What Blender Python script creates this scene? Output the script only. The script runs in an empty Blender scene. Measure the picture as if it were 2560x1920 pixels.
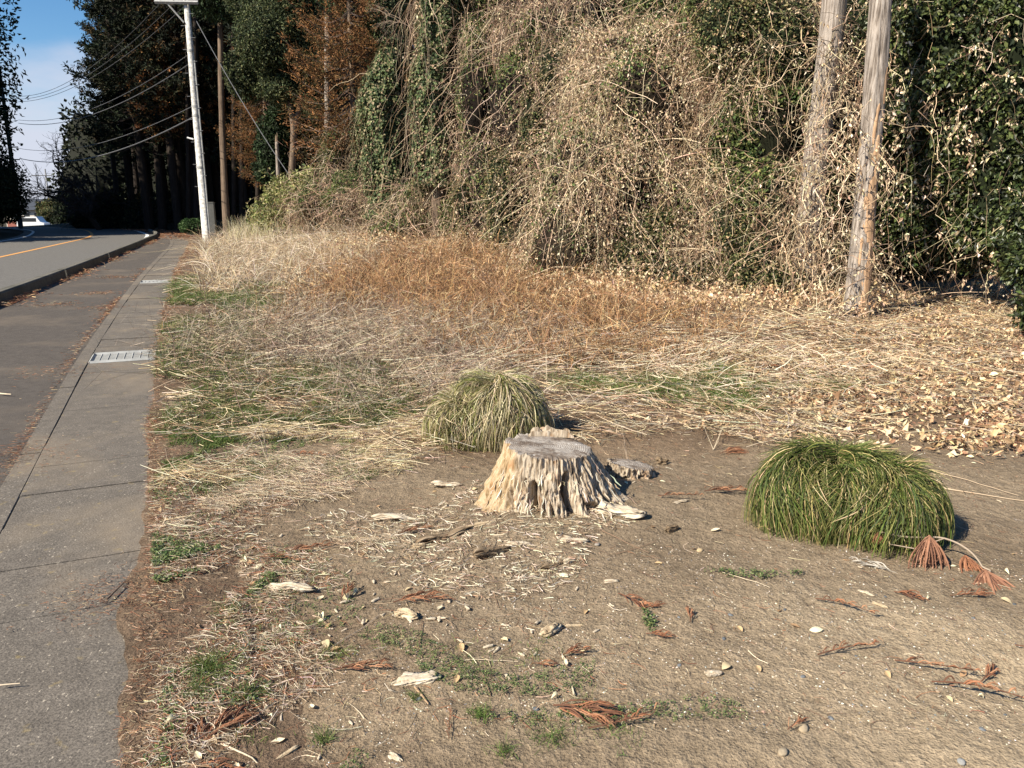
import bpy, math
import numpy as np
from math import radians as RAD
C = bpy.context.scene
col = C.collection
rng = np.random.default_rng(11)
PI = math.pi
# ---------------------------------------------------------------- camera
FPX, PITCH, CAMH = 781.0, RAD(12.7), 1.5
cam = bpy.data.cameras.new('camera'); cam_o = bpy.data.objects.new('camera', cam); col.objects.link(cam_o)
cam.sensor_width = 36; cam.lens = 36 * FPX / 1024; cam.clip_start = 0.05; cam.clip_end = 9000
cam_o.location = (0, 0, CAMH); cam_o.rotation_euler = (RAD(90) - PITCH, 0, 0)
C.camera = cam_o
# ---------------------------------------------------------------- world and sun
SUN_EL, SUN_DIR = RAD(39), (-0.80, -0.60)          # horizontal direction towards the sun
w = bpy.data.worlds.new('World'); C.world = w; w.use_nodes = True
nt = w.node_tree; nt.nodes.clear()
N = nt.nodes.new; LK = nt.links.new
sky = N('ShaderNodeTexSky'); sky.sky_type = 'NISHITA'; sky.sun_disc = False
sky.sun_elevation = SUN_EL; sky.sun_rotation = math.atan2(SUN_DIR[0], SUN_DIR[1]); sky.air_density = 0.9; sky.dust_density = 0.3; sky.ozone_density = 2.0
tc = N('ShaderNodeTexCoord'); sep = N('ShaderNodeSeparateXYZ'); LK(tc.outputs['Generated'], sep.inputs[0])
mp = N('ShaderNodeMapping'); mp.inputs['Scale'].default_value = (3, 3, 9); LK(tc.outputs['Generated'], mp.inputs[0])
nz = N('ShaderNodeTexNoise'); nz.inputs['Scale'].default_value = 1.6; nz.inputs['Detail'].default_value = 6; LK(mp.outputs[0], nz.inputs['Vector'])
ma = N('ShaderNodeMath'); ma.operation = 'MULTIPLY_ADD'; LK(nz.outputs['Fac'], ma.inputs[0]); ma.inputs[1].default_value = -0.16; LK(sep.outputs['Z'], ma.inputs[2])
mr = N('ShaderNodeMapRange'); mr.interpolation_type = 'SMOOTHSTEP'; LK(ma.outputs[0], mr.inputs['Value'])
mr.inputs['From Min'].default_value = 0.02; mr.inputs['From Max'].default_value = 0.085; mr.inputs['To Min'].default_value = 0.93; mr.inputs['To Max'].default_value = 0.0
mx = N('ShaderNodeMix'); mx.data_type = 'RGBA'; LK(mr.outputs[0], mx.inputs[0])
hs = N('ShaderNodeHueSaturation'); hs.inputs['Saturation'].default_value = 1.3; hs.inputs['Value'].default_value = 1.7; LK(sky.outputs[0], hs.inputs['Color'])
LK(hs.outputs[0], mx.inputs[6]); mx.inputs[7].default_value = (8.2, 8.6, 10.1, 1)
bg = N('ShaderNodeBackground'); bg.inputs['Strength'].default_value = 0.042; LK(mx.outputs[2], bg.inputs['Color'])
wo = N('ShaderNodeOutputWorld'); LK(bg.outputs[0], wo.inputs[0])
sl = bpy.data.lights.new('sun', 'SUN'); sl.energy = 5.0; sl.angle = RAD(0.5); sl.color = (1.0, 0.92, 0.78)
so = bpy.data.objects.new('sun', sl); col.objects.link(so)
from mathutils import Vector
sv = Vector((SUN_DIR[0] * math.cos(SUN_EL), SUN_DIR[1] * math.cos(SUN_EL), math.sin(SUN_EL)))
so.rotation_euler = sv.to_track_quat('Z', 'Y').to_euler(); so.location = (-30, -20, 40)
C.view_settings.view_transform = 'Standard'; C.view_settings.look = 'None'; C.view_settings.gamma = 1; C.view_settings.use_curve_mapping = False
C.view_settings.exposure = 1.0
C.render.engine = 'CYCLES'

# ---------------------------------------------------------------- helpers: placing
VS = 2.16015625                                     # survey sheet pixels per render pixel
def ray(vx, vy):
    a = (vx / VS - 512) / FPX; b = -(vy / VS - 384) / FPX
    return np.array([a, math.cos(PITCH) + b * math.sin(PITCH), -math.sin(PITCH) + b * math.cos(PITCH)])
def gnd(vx, vy, z=0.0):
    d = ray(vx, vy); t = (z - CAMH) / d[2]; return np.array([d[0] * t, d[1] * t, z])
def at(vx, vy, Y):
    d = ray(vx, vy); t = Y / d[1]; return np.array([d[0] * t, Y, CAMH + d[2] * t])
# value noise
def _h(i, j, k, s):
    n = (i * 374761393 + j * 668265263 + k * 2147483647 + s * 1274126177) & 0xffffffff
    n = ((n ^ (n >> 13)) * 1274126177) & 0xffffffff
    n = (n ^ (n >> 16)) & 0xffff
    return n / 32767.5 - 1.0
def vn(x, y, z=0.0, s=0):
    x, y, z = np.broadcast_arrays(np.asarray(x, float), np.asarray(y, float), np.asarray(z, float))
    xi, yi, zi = np.floor(x).astype(np.int64), np.floor(y).astype(np.int64), np.floor(z).astype(np.int64)
    fx, fy, fz = x - xi, y - yi, z - zi
    fx, fy, fz = fx * fx * (3 - 2 * fx), fy * fy * (3 - 2 * fy), fz * fz * (3 - 2 * fz)
    r = 0
    for a in (0, 1):
        for b in (0, 1):
            for c in (0, 1):
                wgt = (fx if a else 1 - fx) * (fy if b else 1 - fy) * (fz if c else 1 - fz)
                r = r + wgt * _h(xi + a, yi + b, zi + c, s)
    return r
def sstep(a, b, x):
    t = np.clip((np.asarray(x, float) - a) / (b - a), 0, 1); return t * t * (3 - 2 * t)
EY = [-12, 1.86, 2.45, 4.24, 8.33, 17.7, 34.8, 43, 50, 57, 64, 72]
EX = [4.8, -1.03, -1.24, -2.06, -3.85, -7.6, -14.1, -17.8, -22.0, -28.0, -35.5, -46]
def xe(y): return np.interp(y, EY, EX)              # right edge of the gutter
def drop(y): return -0.035 * np.clip(np.asarray(y, float) - 66, 0, 90)
def H(x, y):
    x = np.asarray(x, float); y = np.asarray(y, float)
    s = (x - xe(y)) * 0.92
    m = sstep(-0.02, 0.01, s)
    z = 0.022 * vn(x * 1.1, y * 1.1, 0, 1) + 0.012 * vn(x * 3.1, y * 3.1, 0, 2) + 0.007 * vn(x * 8, y * 8, 0, 3) + 0.003 * vn(x * 17, y * 17, 0, 3) + 0.008
    z = z + sstep(11, 23, y) * sstep(2, 6, s) * 0.7
    z = z + 0.05 * np.exp(-((x - .2) ** 2 + (y - 3.75) ** 2) / .35)
    z = z * m + (1 - m) * (-0.10)
    left = sstep(-9.6, -10.1, s)
    z = z * (1 - left) + left * (0.05 + 0.04 * vn(x, y, 0, 4))
    return z + drop(y)
# ---------------------------------------------------------------- helpers: materials
def newmat(name):
    m = bpy.data.materials.new(name); m.use_nodes = True
    return m, m.node_tree, m.node_tree.nodes['Principled BSDF']
def ramp(nt, fac, stops, interp='LINEAR'):
    r = nt.nodes.new('ShaderNodeValToRGB'); r.color_ramp.interpolation = interp
    e = r.color_ramp.elements
    e[0].position = stops[0][0]; e[0].color = (*stops[0][1], 1)
    e[1].position = stops[1][0]; e[1].color = (*stops[1][1], 1)
    for p, c in stops[2:]:
        q = e.new(p); q.color = (*c, 1)
    nt.links.new(fac, r.inputs[0]); return r.outputs[0]
def noise(nt, scale, detail=4, rough=.55, vec=None, stretch=None, coord='Object', dist=0):
    t = nt.nodes.new('ShaderNodeTexCoord'); v = t.outputs[coord]
    if stretch is not None:
        m = nt.nodes.new('ShaderNodeMapping'); m.inputs['Scale'].default_value = stretch; nt.links.new(v, m.inputs[0]); v = m.outputs[0]
    n = nt.nodes.new('ShaderNodeTexNoise'); n.inputs['Scale'].default_value = scale; n.inputs['Detail'].default_value = detail
    n.inputs['Roughness'].default_value = rough; n.inputs['Distortion'].default_value = dist; nt.links.new(v, n.inputs['Vector']); return n.outputs['Fac']
def mixc(nt, fac, a, b, mode='MIX'):
    m = nt.nodes.new('ShaderNodeMix'); m.data_type = 'RGBA'; m.blend_type = mode
    for sk, v in ((m.inputs[0], fac), (m.inputs[6], a), (m.inputs[7], b)):
        if hasattr(v, 'is_output'): nt.links.new(v, sk)
        elif isinstance(v, tuple): sk.default_value = (*v, 1)
        else: sk.default_value = v
    return m.outputs[2]
def bump(nt, p, h, strength, dist=0.01):
    b = nt.nodes.new('ShaderNodeBump'); b.inputs['Strength'].default_value = strength; b.inputs['Distance'].default_value = dist
    nt.links.new(h, b.inputs['Height']); nt.links.new(b.outputs[0], p.inputs['Normal']); return b
def attrmat(name, rough=.75, transl=0.0, nscale=0, spec=.3, bmp=0):
    m, t, p = newmat(name)
    a = t.nodes.new('ShaderNodeAttribute'); a.attribute_name = 'Col'; c = a.outputs['Color']
    if nscale:
        n = noise(t, nscale, 3); c = mixc(t, 1.0, c, ramp(t, n, [(.3, (.62, .6, .58)), (.7, (1.25, 1.25, 1.25))]), 'MULTIPLY')
        if bmp: bump(t, p, n, bmp, .01)
    t.links.new(c, p.inputs['Base Color']); p.inputs['Roughness'].default_value = rough; p.inputs['Specular IOR Level'].default_value = spec
    if transl:
        tr = t.nodes.new('ShaderNodeBsdfTranslucent'); t.links.new(c, tr.inputs[0]); ms = t.nodes.new('ShaderNodeMixShader')
        ms.inputs[0].default_value = transl; t.links.new(p.outputs[0], ms.inputs[1]); t.links.new(tr.outputs[0], ms.inputs[2])
        t.links.new(ms.outputs[0], t.nodes['Material Output'].inputs[0])
    return m
M = {}
M['blade'] = attrmat('blade', .6, .22)
M['straw'] = attrmat('straw', .75, .10)
M['leaf'] = attrmat('leaf', .7, .22)
M['gloss'] = attrmat('glossy_leaf', .42, .15, 0, .35)
M['needle'] = attrmat('needle', .85, .08)
M['stem'] = attrmat('stem', .85, 0, 0)
M['core'] = attrmat('dark_core', .95, 0, 7, .1, .6)
M['bark'] = attrmat('bark', .9, 0, 0, .2)
M['stone'] = attrmat('stone', .8, 0, 60, .3)
M['paint'] = attrmat('painted', .55, 0, 6, .4)
def streakmat(name, stops, sc=(1, 1, .08), s=40, rough=.85, bstr=.8, bd=.012, extra=None):
    m, t, p = newmat(name)
    n = noise(t, s, 6, .65, stretch=sc, dist=.3); n2 = noise(t, 4, 3)
    c = ramp(t, n, stops); c = mixc(t, 1.0, c, ramp(t, n2, [(.3, (.78, .76, .74)), (.7, (1.15, 1.13, 1.1))]), 'MULTIPLY')
    if extra: c = extra(t, c)
    t.links.new(c, p.inputs['Base Color']); p.inputs['Roughness'].default_value = rough; p.inputs['Specular IOR Level'].default_value = .2
    bump(t, p, n, bstr, bd); return m
def yellow(t, c):
    tcn = t.nodes.new('ShaderNodeTexCoord'); sp = t.nodes.new('ShaderNodeSeparateXYZ'); t.links.new(tcn.outputs['Object'], sp.inputs[0])
    a = t.nodes.new('ShaderNodeMath'); a.operation = 'MULTIPLY_ADD'; t.links.new(noise(t, 7, 3, stretch=(1, 1, .3)), a.inputs[0]); a.inputs[1].default_value = .22; t.links.new(sp.outputs['X'], a.inputs[2])
    r = t.nodes.new('ShaderNodeMapRange'); t.links.new(a.outputs[0], r.inputs['Value']); r.inputs['From Min'].default_value = -.10; r.inputs['From Max'].default_value = -.03; r.inputs['To Min'].default_value = .85; r.inputs['To Max'].default_value = 0
    c = mixc(t, r.outputs[0], c, mixc(t, .38, c, (.48, .31, .12)))
    f = noise(t, 16, 3, stretch=(1, 1, .35)); f2 = ramp(t, f, [(.56, (0, 0, 0)), (.68, (1, 1, 1))])
    return mixc(t, f2, c, mixc(t, .6, c, (.33, .16, .06)))
M['oldwood'] = streakmat('weathered_stump_wood', [(.32, (.055, .04, .03)), (.43, (.25, .19, .13)), (.54, (.44, .37, .285)), (.78, (.58, .52, .43))], (1, 1, .09), 60, .95, 1, .012, yellow)
M['chunk'] = streakmat('split_wood', [(.3, (.16, .11, .07)), (.5, (.48, .38, .25)), (.72, (.68, .62, .5))], (.1, 1, 1), 60)
M['whitechunk'] = streakmat('bleached_wood', [(.3, (.20, .14, .09)), (.46, (.50, .42, .31)), (.72, (.70, .64, .54))], (.25, 1, 1), 60)
M['darkchunk'] = streakmat('old_bark', [(.3, (.07, .05, .035)), (.5, (.22, .16, .1)), (.75, (.42, .34, .25))], (.12, 1, 1), 60)
M['trunkgrey'] = streakmat('grey_trunk_wood', [(.33, (.07, .055, .045)), (.46, (.22, .185, .155)), (.58, (.37, .325, .285)), (.75, (.47, .42, .375))], (1, 1, .06), 34, .95, 1, .03)
M['trunkshade'] = streakmat('shaded_bark', [(.3, (.014, .010, .008)), (.5, (.028, .021, .017)), (.75, (.05, .04, .032))], (1, 1, .06), 14, .95, .8, .03)  # bark colour darkened to stand in for the shade inside the wood
M['trunkbrown'] = streakmat('brown_bark', [(.3, (.07, .05, .037)), (.5, (.15, .11, .08)), (.75, (.24, .18, .13))], (1, 1, .05), 14, .95, .8, .03)
def topmat():
    m, t, p = newmat('cut_end_grain')
    tcn = t.nodes.new('ShaderNodeTexCoord'); mpn = t.nodes.new('ShaderNodeMapping'); t.links.new(tcn.outputs['Object'], mpn.inputs[0]); mpn.inputs['Location'].default_value = (.02, .0, 0); mpn.inputs['Scale'].default_value = (1, 1, 0)
    wv = t.nodes.new('ShaderNodeTexWave'); wv.wave_type = 'RINGS'; wv.rings_direction = 'Z'; wv.inputs['Scale'].default_value = 30; wv.inputs['Distortion'].default_value = 3.5; wv.inputs['Detail'].default_value = 2; wv.inputs['Detail Scale'].default_value = .7
    t.links.new(mpn.outputs[0], wv.inputs[0])
    c = ramp(t, wv.outputs['Fac'], [(.1, (.22, .19, .165)), (.8, (.42, .38, .335))])
    n = noise(t, 5, 4, stretch=(1, 1.8, 1)); c = mixc(t, ramp(t, n, [(.42, (0, 0, 0)), (.6, (1, 1, 1))]), c, mixc(t, .55, c, (.12, .085, .06)))
    n3 = noise(t, 45, 4); c = mixc(t, ramp(t, n3, [(.62, (0, 0, 0)), (.72, (.7, .7, .7))]), c, (.68, .66, .62))
    c = mixc(t, ramp(t, noise(t, 9, 5, .7), [(.40, (.8, .8, .8)), (.52, (0, 0, 0))]), c, (.10, .07, .05)); t.links.new(c, p.inputs['Base Color']); p.inputs['Roughness'].default_value = .95; p.inputs['Specular IOR Level'].default_value = .05; bump(t, p, noise(t, 60, 5, .7), .8, .006); return m
M['top'] = topmat()
def soil():
    m, t, p = newmat('soil')
    a = t.nodes.new('ShaderNodeAttribute'); a.attribute_name = 'Col'
    n1 = noise(t, 1.2, 5, .6); n2 = noise(t, 18, 5, .65); n3 = noise(t, 110, 4, .6)
    c = mixc(t, 1.0, a.outputs['Color'], ramp(t, n1, [(.3, (.80, .78, .76)), (.7, (1.18, 1.18, 1.16))]), 'MULTIPLY')
    c = mixc(t, 1.0, c, ramp(t, n2, [(.3, (.76, .75, .73)), (.7, (1.2, 1.2, 1.2))]), 'MULTIPLY')
    c = mixc(t, 1.0, c, ramp(t, n3, [(.32, (.62, .6, .58)), (.5, (1, 1, 1)), (.72, (1.35, 1.33, 1.3))]), 'MULTIPLY')
    v = t.nodes.new('ShaderNodeTexVoronoi'); v.inputs['Scale'].default_value = 75; tcn = t.nodes.new('ShaderNodeTexCoord'); t.links.new(tcn.outputs['Object'], v.inputs['Vector'])
    sp = ramp(t, v.outputs['Distance'], [(.12, (1, 1, 1)), (.2, (0, 0, 0))]); vc = t.nodes.new('ShaderNodeSeparateColor'); t.links.new(v.outputs['Color'], vc.inputs[0])
    gt = t.nodes.new('ShaderNodeMath'); gt.operation = 'GREATER_THAN'; t.links.new(vc.outputs[0], gt.inputs[0]); gt.inputs[1].default_value = .91
    mu = t.nodes.new('ShaderNodeMath'); mu.operation = 'MULTIPLY'; t.links.new(sp, mu.inputs[0]); t.links.new(gt.outputs[0], mu.inputs[1])
    c = mixc(t, mu.outputs[0], c, (.5, .42, .31))
    t.links.new(c, p.inputs['Base Color']); p.inputs['Roughness'].default_value = .95; p.inputs['Specular IOR Level'].default_value = .15
    ad = t.nodes.new('ShaderNodeMath'); ad.operation = 'MULTIPLY_ADD'; t.links.new(n3, ad.inputs[0]); ad.inputs[1].default_value = .28; t.links.new(n2, ad.inputs[2])
    bump(t, p, ad.outputs[0], 1.0, .026); return m
M['soil'] = soil()
def pavemat(name, base, speck, sc=130, dirt=(.19, .145, .10), damt=.5, gold=False):
    m, t, p = newmat(name)
    n1 = noise(t, .9, 5, .6); n2 = noise(t, sc, 3, .7); n4 = noise(t, 9, 4, .7)
    c = mixc(t, 1.0, base, ramp(t, n4, [(.3, (.8, .8, .8)), (.7, (1.2, 1.2, 1.2))]), 'MULTIPLY')
    c = mixc(t, 1.0, c, ramp(t, n2, [(.35, (.6, .6, .6)), (.5, (1, 1, 1)), (.68, (1.5, 1.5, 1.48))]), 'MULTIPLY')
    c = mixc(t, ramp(t, noise(t, sc * .8, 2, .5, stretch=(1, .6, 1)), [(.66, (0, 0, 0)), (.74, (.8, .8, .8))]), c, speck)
    if damt: c = mixc(t, ramp(t, n1, [(.5, (0, 0, 0)), (.72, (damt, damt, damt))]), c, dirt)
    if gold: c = mixc(t, ramp(t, noise(t, 14, 3, .5), [(.64, (0, 0, 0)), (.74, (.5, .5, .5))]), c, (.32, .24, .10))
    t.links.new(c, p.inputs['Base Color']); p.inputs['Roughness'].default_value = .85; p.inputs['Specular IOR Level'].default_value = .25
    bump(t, p, n2, .7, .006); return m
M['slab'] = pavemat('gutter_concrete', (.125, .108, .090), (.46, .40, .32), 120, (.24, .19, .135), .7, True)
M['walk'] = pavemat('footway_asphalt', (.082, .070, .060), (.22, .2, .17), 170, (.17, .135, .10), .6)
M['road'] = pavemat('road_asphalt', (.125, .118, .108), (.19, .185, .18), 60, (.13, .12, .11), .3)
M['kerb'] = pavemat('kerb_concrete', (.13, .12, .10), (.3, .27, .22), 70, (.05, .05, .035), .8)
M['polec'] = pavemat('pole_concrete', (.50, .48, .44), (.62, .6, .55), 8, (.3, .3, .26), .35)
def linemat(name, c0):
    m, t, p = newmat(name); n = noise(t, 30, 5, .7)
    t.links.new(mixc(t, ramp(t, n, [(.56, (0, 0, 0)), (.72, (.7, .7, .7))]), c0, (.14, .13, .12)), p.inputs['Base Color']); p.inputs['Roughness'].default_value = .7; return m
M['white'] = linemat('white_road_paint', (.78, .78, .75)); M['orange'] = linemat('orange_road_paint', (.62, .30, .085))
def plain(name, c, rough=.5, metal=0, var=.25, sc=8):
    m, t, p = newmat(name); n = noise(t, sc, 4, .6)
    t.links.new(mixc(t, 1.0, c, ramp(t, n, [(.3, (1 - var,) * 3), (.7, (1 + var * .6,) * 3)]), 'MULTIPLY'), p.inputs['Base Color']); p.inputs['Roughness'].default_value = rough; p.inputs['Metallic'].default_value = metal; return m
M['galv'] = plain('galvanised_steel', (.34, .34, .325), .65, .1); M['palesteel'] = plain('pale_dusty_steel', (.17, .17, .16), .85); M['greybox'] = plain('grey_box_paint', (.075, .075, .068)); M['wire'] = plain('wire_sheath', (.16, .16, .165), .5)
M['ceramic'] = plain('white_ceramic', (.7, .7, .68), .25); M['cream'] = plain('cream_render', (.55, .5, .42), .8); M['redbrick'] = plain('red_panel', (.3, .10, .07), .8)
M['rooftile'] = plain('dark_roof_tile', (.05, .055, .065), .5); M['glass'] = plain('window_glass', (.03, .035, .04), .1); M['carwhite'] = plain('white_car_paint', (.72, .73, .74), .3, 0, .05); M['rubber'] = plain('tyre_rubber', (.02, .02, .02), .8)
M['weedboard'] = streakmat('old_fence_board', [(.3, (.04, .035, .03)), (.5, (.09, .08, .07)), (.75, (.16, .15, .13))], (1, 1, .1), 12)
# ---------------------------------------------------------------- helpers: objects
def tag(o, label=None, cat=None, group=None, kind=None):
    for k, v in (('label', label), ('category', cat), ('group', group), ('kind', kind)):
        if v: o[k] = v
    return o
def empty(name, loc, rz=0, **kw):
    o = bpy.data.objects.new(name, None); o.location = tuple(float(v) for v in loc); o.rotation_euler = (0, 0, rz); o.empty_display_size = .1; col.objects.link(o); return tag(o, **kw)
def link(name, me, mat, parent=None, loc=None, rot=None, **kw):
    o = bpy.data.objects.new(name, me)
    if mat is not None and not me.materials: me.materials.append(mat)
    if loc is not None: o.location = tuple(float(v) for v in loc)
    if rot is not None: o.rotation_euler = rot
    if parent: o.parent = parent
    col.objects.link(o); return tag(o, **kw)
def copy_tree(o, parent=None):
    c = o.copy(); col.objects.link(c)
    if parent: c.parent = parent
    for ch in o.children: copy_tree(ch, c)
    return c
class Acc:
    """collects numpy geometry with per-vertex colours and makes one mesh"""
    def __init__(s): s.v, s.q, s.t, s.c, s.n = [], [], [], [], 0
    def add(s, v, q=None, t=None, c=(.5, .5, .5)):
        v = np.asarray(v, float).reshape(-1, 3)
        if not len(v): return s
        c = np.asarray(c, float)
        if c.ndim == 1: c = np.broadcast_to(c, (len(v), 3))
        s.v.append(v); s.c.append(c)
        if q is not None and len(q): s.q.append(np.asarray(q, np.int64).reshape(-1, 4) + s.n)
        if t is not None and len(t): s.t.append(np.asarray(t, np.int64).reshape(-1, 3) + s.n)
        s.n += len(v); return s
    def mesh(s, name, smooth=False, off=None):
        v = np.concatenate(s.v); c = np.concatenate(s.c)
        if off is not None: v = v - np.asarray(off)
        q = np.concatenate(s.q) if s.q else np.zeros((0, 4), int); t = np.concatenate(s.t) if s.t else np.zeros((0, 3), int)
        me = bpy.data.meshes.new(name); me.vertices.add(len(v)); me.vertices.foreach_set('co', v.astype(np.float32).ravel())
        li = np.concatenate([q.ravel(), t.ravel()]).astype(np.int32); me.loops.add(len(li)); me.loops.foreach_set('vertex_index', li)
        nf = len(q) + len(t); me.polygons.add(nf)
        st = np.concatenate([np.arange(len(q)) * 4, len(q) * 4 + np.arange(len(t)) * 3]).astype(np.int32)
        me.polygons.foreach_set('loop_start', st)
        me.polygons.foreach_set('use_smooth', np.full(nf, smooth))
        a = me.attributes.new('Col', 'FLOAT_COLOR', 'POINT'); a.data.foreach_set('color', np.column_stack([c, np.ones(len(c))]).astype(np.float32).ravel())
        me.update(calc_edges=True); return me
    def obj(s, name, mat, parent=None, smooth=False, origin=None, **kw):
        """origin: world point where the object's origin sits; geometry given in world space"""
        me = s.mesh(name, smooth, origin); return link(name, me, mat, parent, origin if (origin is not None and parent is None) else None, None, **kw)
def nrm(v): return v / (np.linalg.norm(v, axis=-1, keepdims=True) + 1e-9)
def frames(P):
    T = np.gradient(P, axis=1); T = nrm(T)
    return T
def ribbons(A, P, W, cols, side=None, cup=0):
    """P (N,K,3), W (N,K) full widths, flat blades"""
    n, k, _ = P.shape
    if n == 0: return
    T = frames(P)
    if side is None: side = nrm(rng.normal(size=(n, 1, 3)))
    elif side.ndim == 2: side = side[:, None, :]
    S = nrm(np.cross(T, side)); o = S * (W[..., None] / 2)
    V = np.stack([P - o, P + o], axis=2).reshape(-1, 3)
    b = (np.arange(n) * k * 2)[:, None] + np.arange(k - 1)[None] * 2
    Q = np.stack([b, b + 1, b + 3, b + 2], -1).reshape(-1, 4)
    if cols.ndim == 2: cols = np.repeat(cols[:, None], k, 1)
    A.add(V, Q, None, np.repeat(cols, 2, axis=1).reshape(-1, 3))
def tubes(A, P, R, cols, m=3, caps=False, solid=False):
    n, k, _ = P.shape
    if n == 0: return
    if m == 3 and n > 500 and not solid:      # hair-thin stems in their thousands: narrow blades turned every way
        return ribbons(A, P, np.broadcast_to(R, (n, k)) * 2.1, cols, nrm(rng.normal(size=(n, 3))))
    T = frames(P); ref = np.zeros((n, 1, 3)); ref[..., 2] = 1; par = np.abs(T[:, k // 2, 2]) > .85; ref[par] = [1, 0, 0]
    S = nrm(np.cross(T, ref)); U = np.cross(S, T)
    a = np.arange(m) * 2 * PI / m
    V = P[:, :, None] + R[..., None, None] * (S[:, :, None] * np.cos(a)[None, None, :, None] + U[:, :, None] * np.sin(a)[None, None, :, None])
    b = (np.arange(n) * k * m)[:, None, None] + (np.arange(k - 1) * m)[None, :, None]; j = np.arange(m)[None, None]; j2 = (j + 1) % m
    Q = np.stack([b + j, b + j2, b + m + j2, b + m + j], -1).reshape(-1, 4)
    if cols.ndim == 2: cols = np.repeat(cols[:, None], k, 1)
    Tt = None
    if caps:
        Tt = []
        for i in range(n):
            for base in (i * k * m, i * k * m + (k - 1) * m):
                for j in range(1, m - 1): Tt.append((base, base + j, base + j + 1))
    A.add(V.reshape(-1, 3), Q, Tt, np.repeat(cols[:, :, None], m, 2).reshape(-1, 3))
def leaves(A, pos, d, nn, L, Wd, cols, fold=.25):
    """folded leaf of two triangles: pos base, d direction, nn normal"""
    d = nrm(d); s = nrm(np.cross(d, nn)); n2 = np.cross(s, d)
    L = np.asarray(L)[:, None]; Wd = np.asarray(Wd)[:, None]
    m = pos + d * L * .45
    V = np.stack([pos, m - s * Wd / 2 + n2 * Wd * fold, pos + d * L - n2 * L * .1, m + s * Wd / 2 + n2 * Wd * fold], 1).reshape(-1, 3)
    b = np.arange(len(pos))[:, None] * 4
    A.add(V, None, np.concatenate([b + np.array([[0, 1, 2]]), b + np.array([[0, 2, 3]])]), np.repeat(cols, 4, 0))
def palette(n, pal, jit=.18, wts=None):
    pal = np.asarray(pal, float); i = rng.choice(len(pal), n, p=wts); c = pal[i] * (1 + jit * rng.normal(size=(n, 1))); return np.clip(c * (1 + .05 * rng.normal(size=(n, 3))), .004, .95)
def box(A, x0, x1, y0, y1, z0, z1, c=(.5, .5, .5)):
    v = [(x, y, z) for z in (z0, z1) for y in (y0, y1) for x in (x0, x1)]
    A.add(v, [(0, 2, 3, 1), (4, 5, 7, 6), (0, 1, 5, 4), (2, 6, 7, 3), (0, 4, 6, 2), (1, 3, 7, 5)], None, c); return A
def bar(A, a, b, wd, ht, c=(.5, .5, .5)):
    tubes(A, np.array([[a, b]], float), np.full((1, 2), wd / 1.414), np.array([c], float), 4, True); return A
def tube(A, pts, r, c=(.5, .5, .5), m=6, caps=True):
    P = np.array([pts], float); R = np.full((1, len(pts)), r) if np.isscalar(r) else np.array([r], float)
    tubes(A, P, R, np.array([c], float), m, caps); return A
def inpoly(x, y, poly):
    r = np.zeros(len(x), bool); n = len(poly)
    for i in range(n):
        x1, y1 = poly[i]; x2, y2 = poly[(i + 1) % n]
        if y1 == y2: continue
        c = ((y1 > y) != (y2 > y)) & (x < (x2 - x1) * (y - y1) / (y2 - y1) + x1); r ^= c
    return r
def gpoly(pts): return [tuple(gnd(*p)[:2]) for p in pts]
def scatter(n, y0, y1, a=0.0, poly=None, margin=1.0, s0=0.0, jag=.25):
    """n candidates on the ground wedge; areal density falls with distance as Y^(a-1); polygon given in metres"""
    u = rng.random(n); e = a + 1
    if poly is not None: y0 = max(y0, min(p[1] for p in poly) - .5); y1 = min(y1, max(p[1] for p in poly) + .5)
    Y = (y0 ** e + u * (y1 ** e - y0 ** e)) ** (1 / e); X = (rng.random(n) * 2 - 1) * (Y * .68 + margin)
    k = (X - xe(Y)) * .92 > s0
    if poly is not None:
        jx = X + jag * vn(X * 1.7, Y * 1.7, 0, 7) * (1 + Y * .08); jy = Y + jag * vn(X * 1.7, Y * 1.7, 5, 8) * (1 + Y * .08); k &= inpoly(jx, jy, poly)
    return X[k], Y[k]
def scat(n, poly, a=0.0, s0=0.02, jag=.25):
    """n ground points inside a polygon in metres, areal density ~ Y^(a-1)"""
    px = [p[0] for p in poly]; py = [p[1] for p in poly]; X = []; Y = []; got = 0
    for _ in range(60):
        x = rng.uniform(min(px) - .3, max(px) + .3, n * 2); y = rng.uniform(max(1.2, min(py) - .3), max(py) + .3, n * 2)
        k = rng.random(n * 2) < (y / max(1.2, min(py) - .3)) ** (a - 1)
        jx = x + jag * vn(x * 1.7, y * 1.7, 0, 7) * (1 + y * .08) + .5 * jag * vn(x * 6, y * 6, 0, 9); jy = y + jag * vn(x * 1.7, y * 1.7, 5, 8) * (1 + y * .08)
        k &= ((x - xe(y)) * .92 > s0 + .06 * vn(y * 3, 0, 0, 5)); x, y, jx, jy = x[k], y[k], jx[k], jy[k]
        k = inpoly(jx, jy, poly); X.append(x[k]); Y.append(y[k]); got += k.sum()
        if got >= n: break
    return np.concatenate(X)[:n], np.concatenate(Y)[:n]
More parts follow.
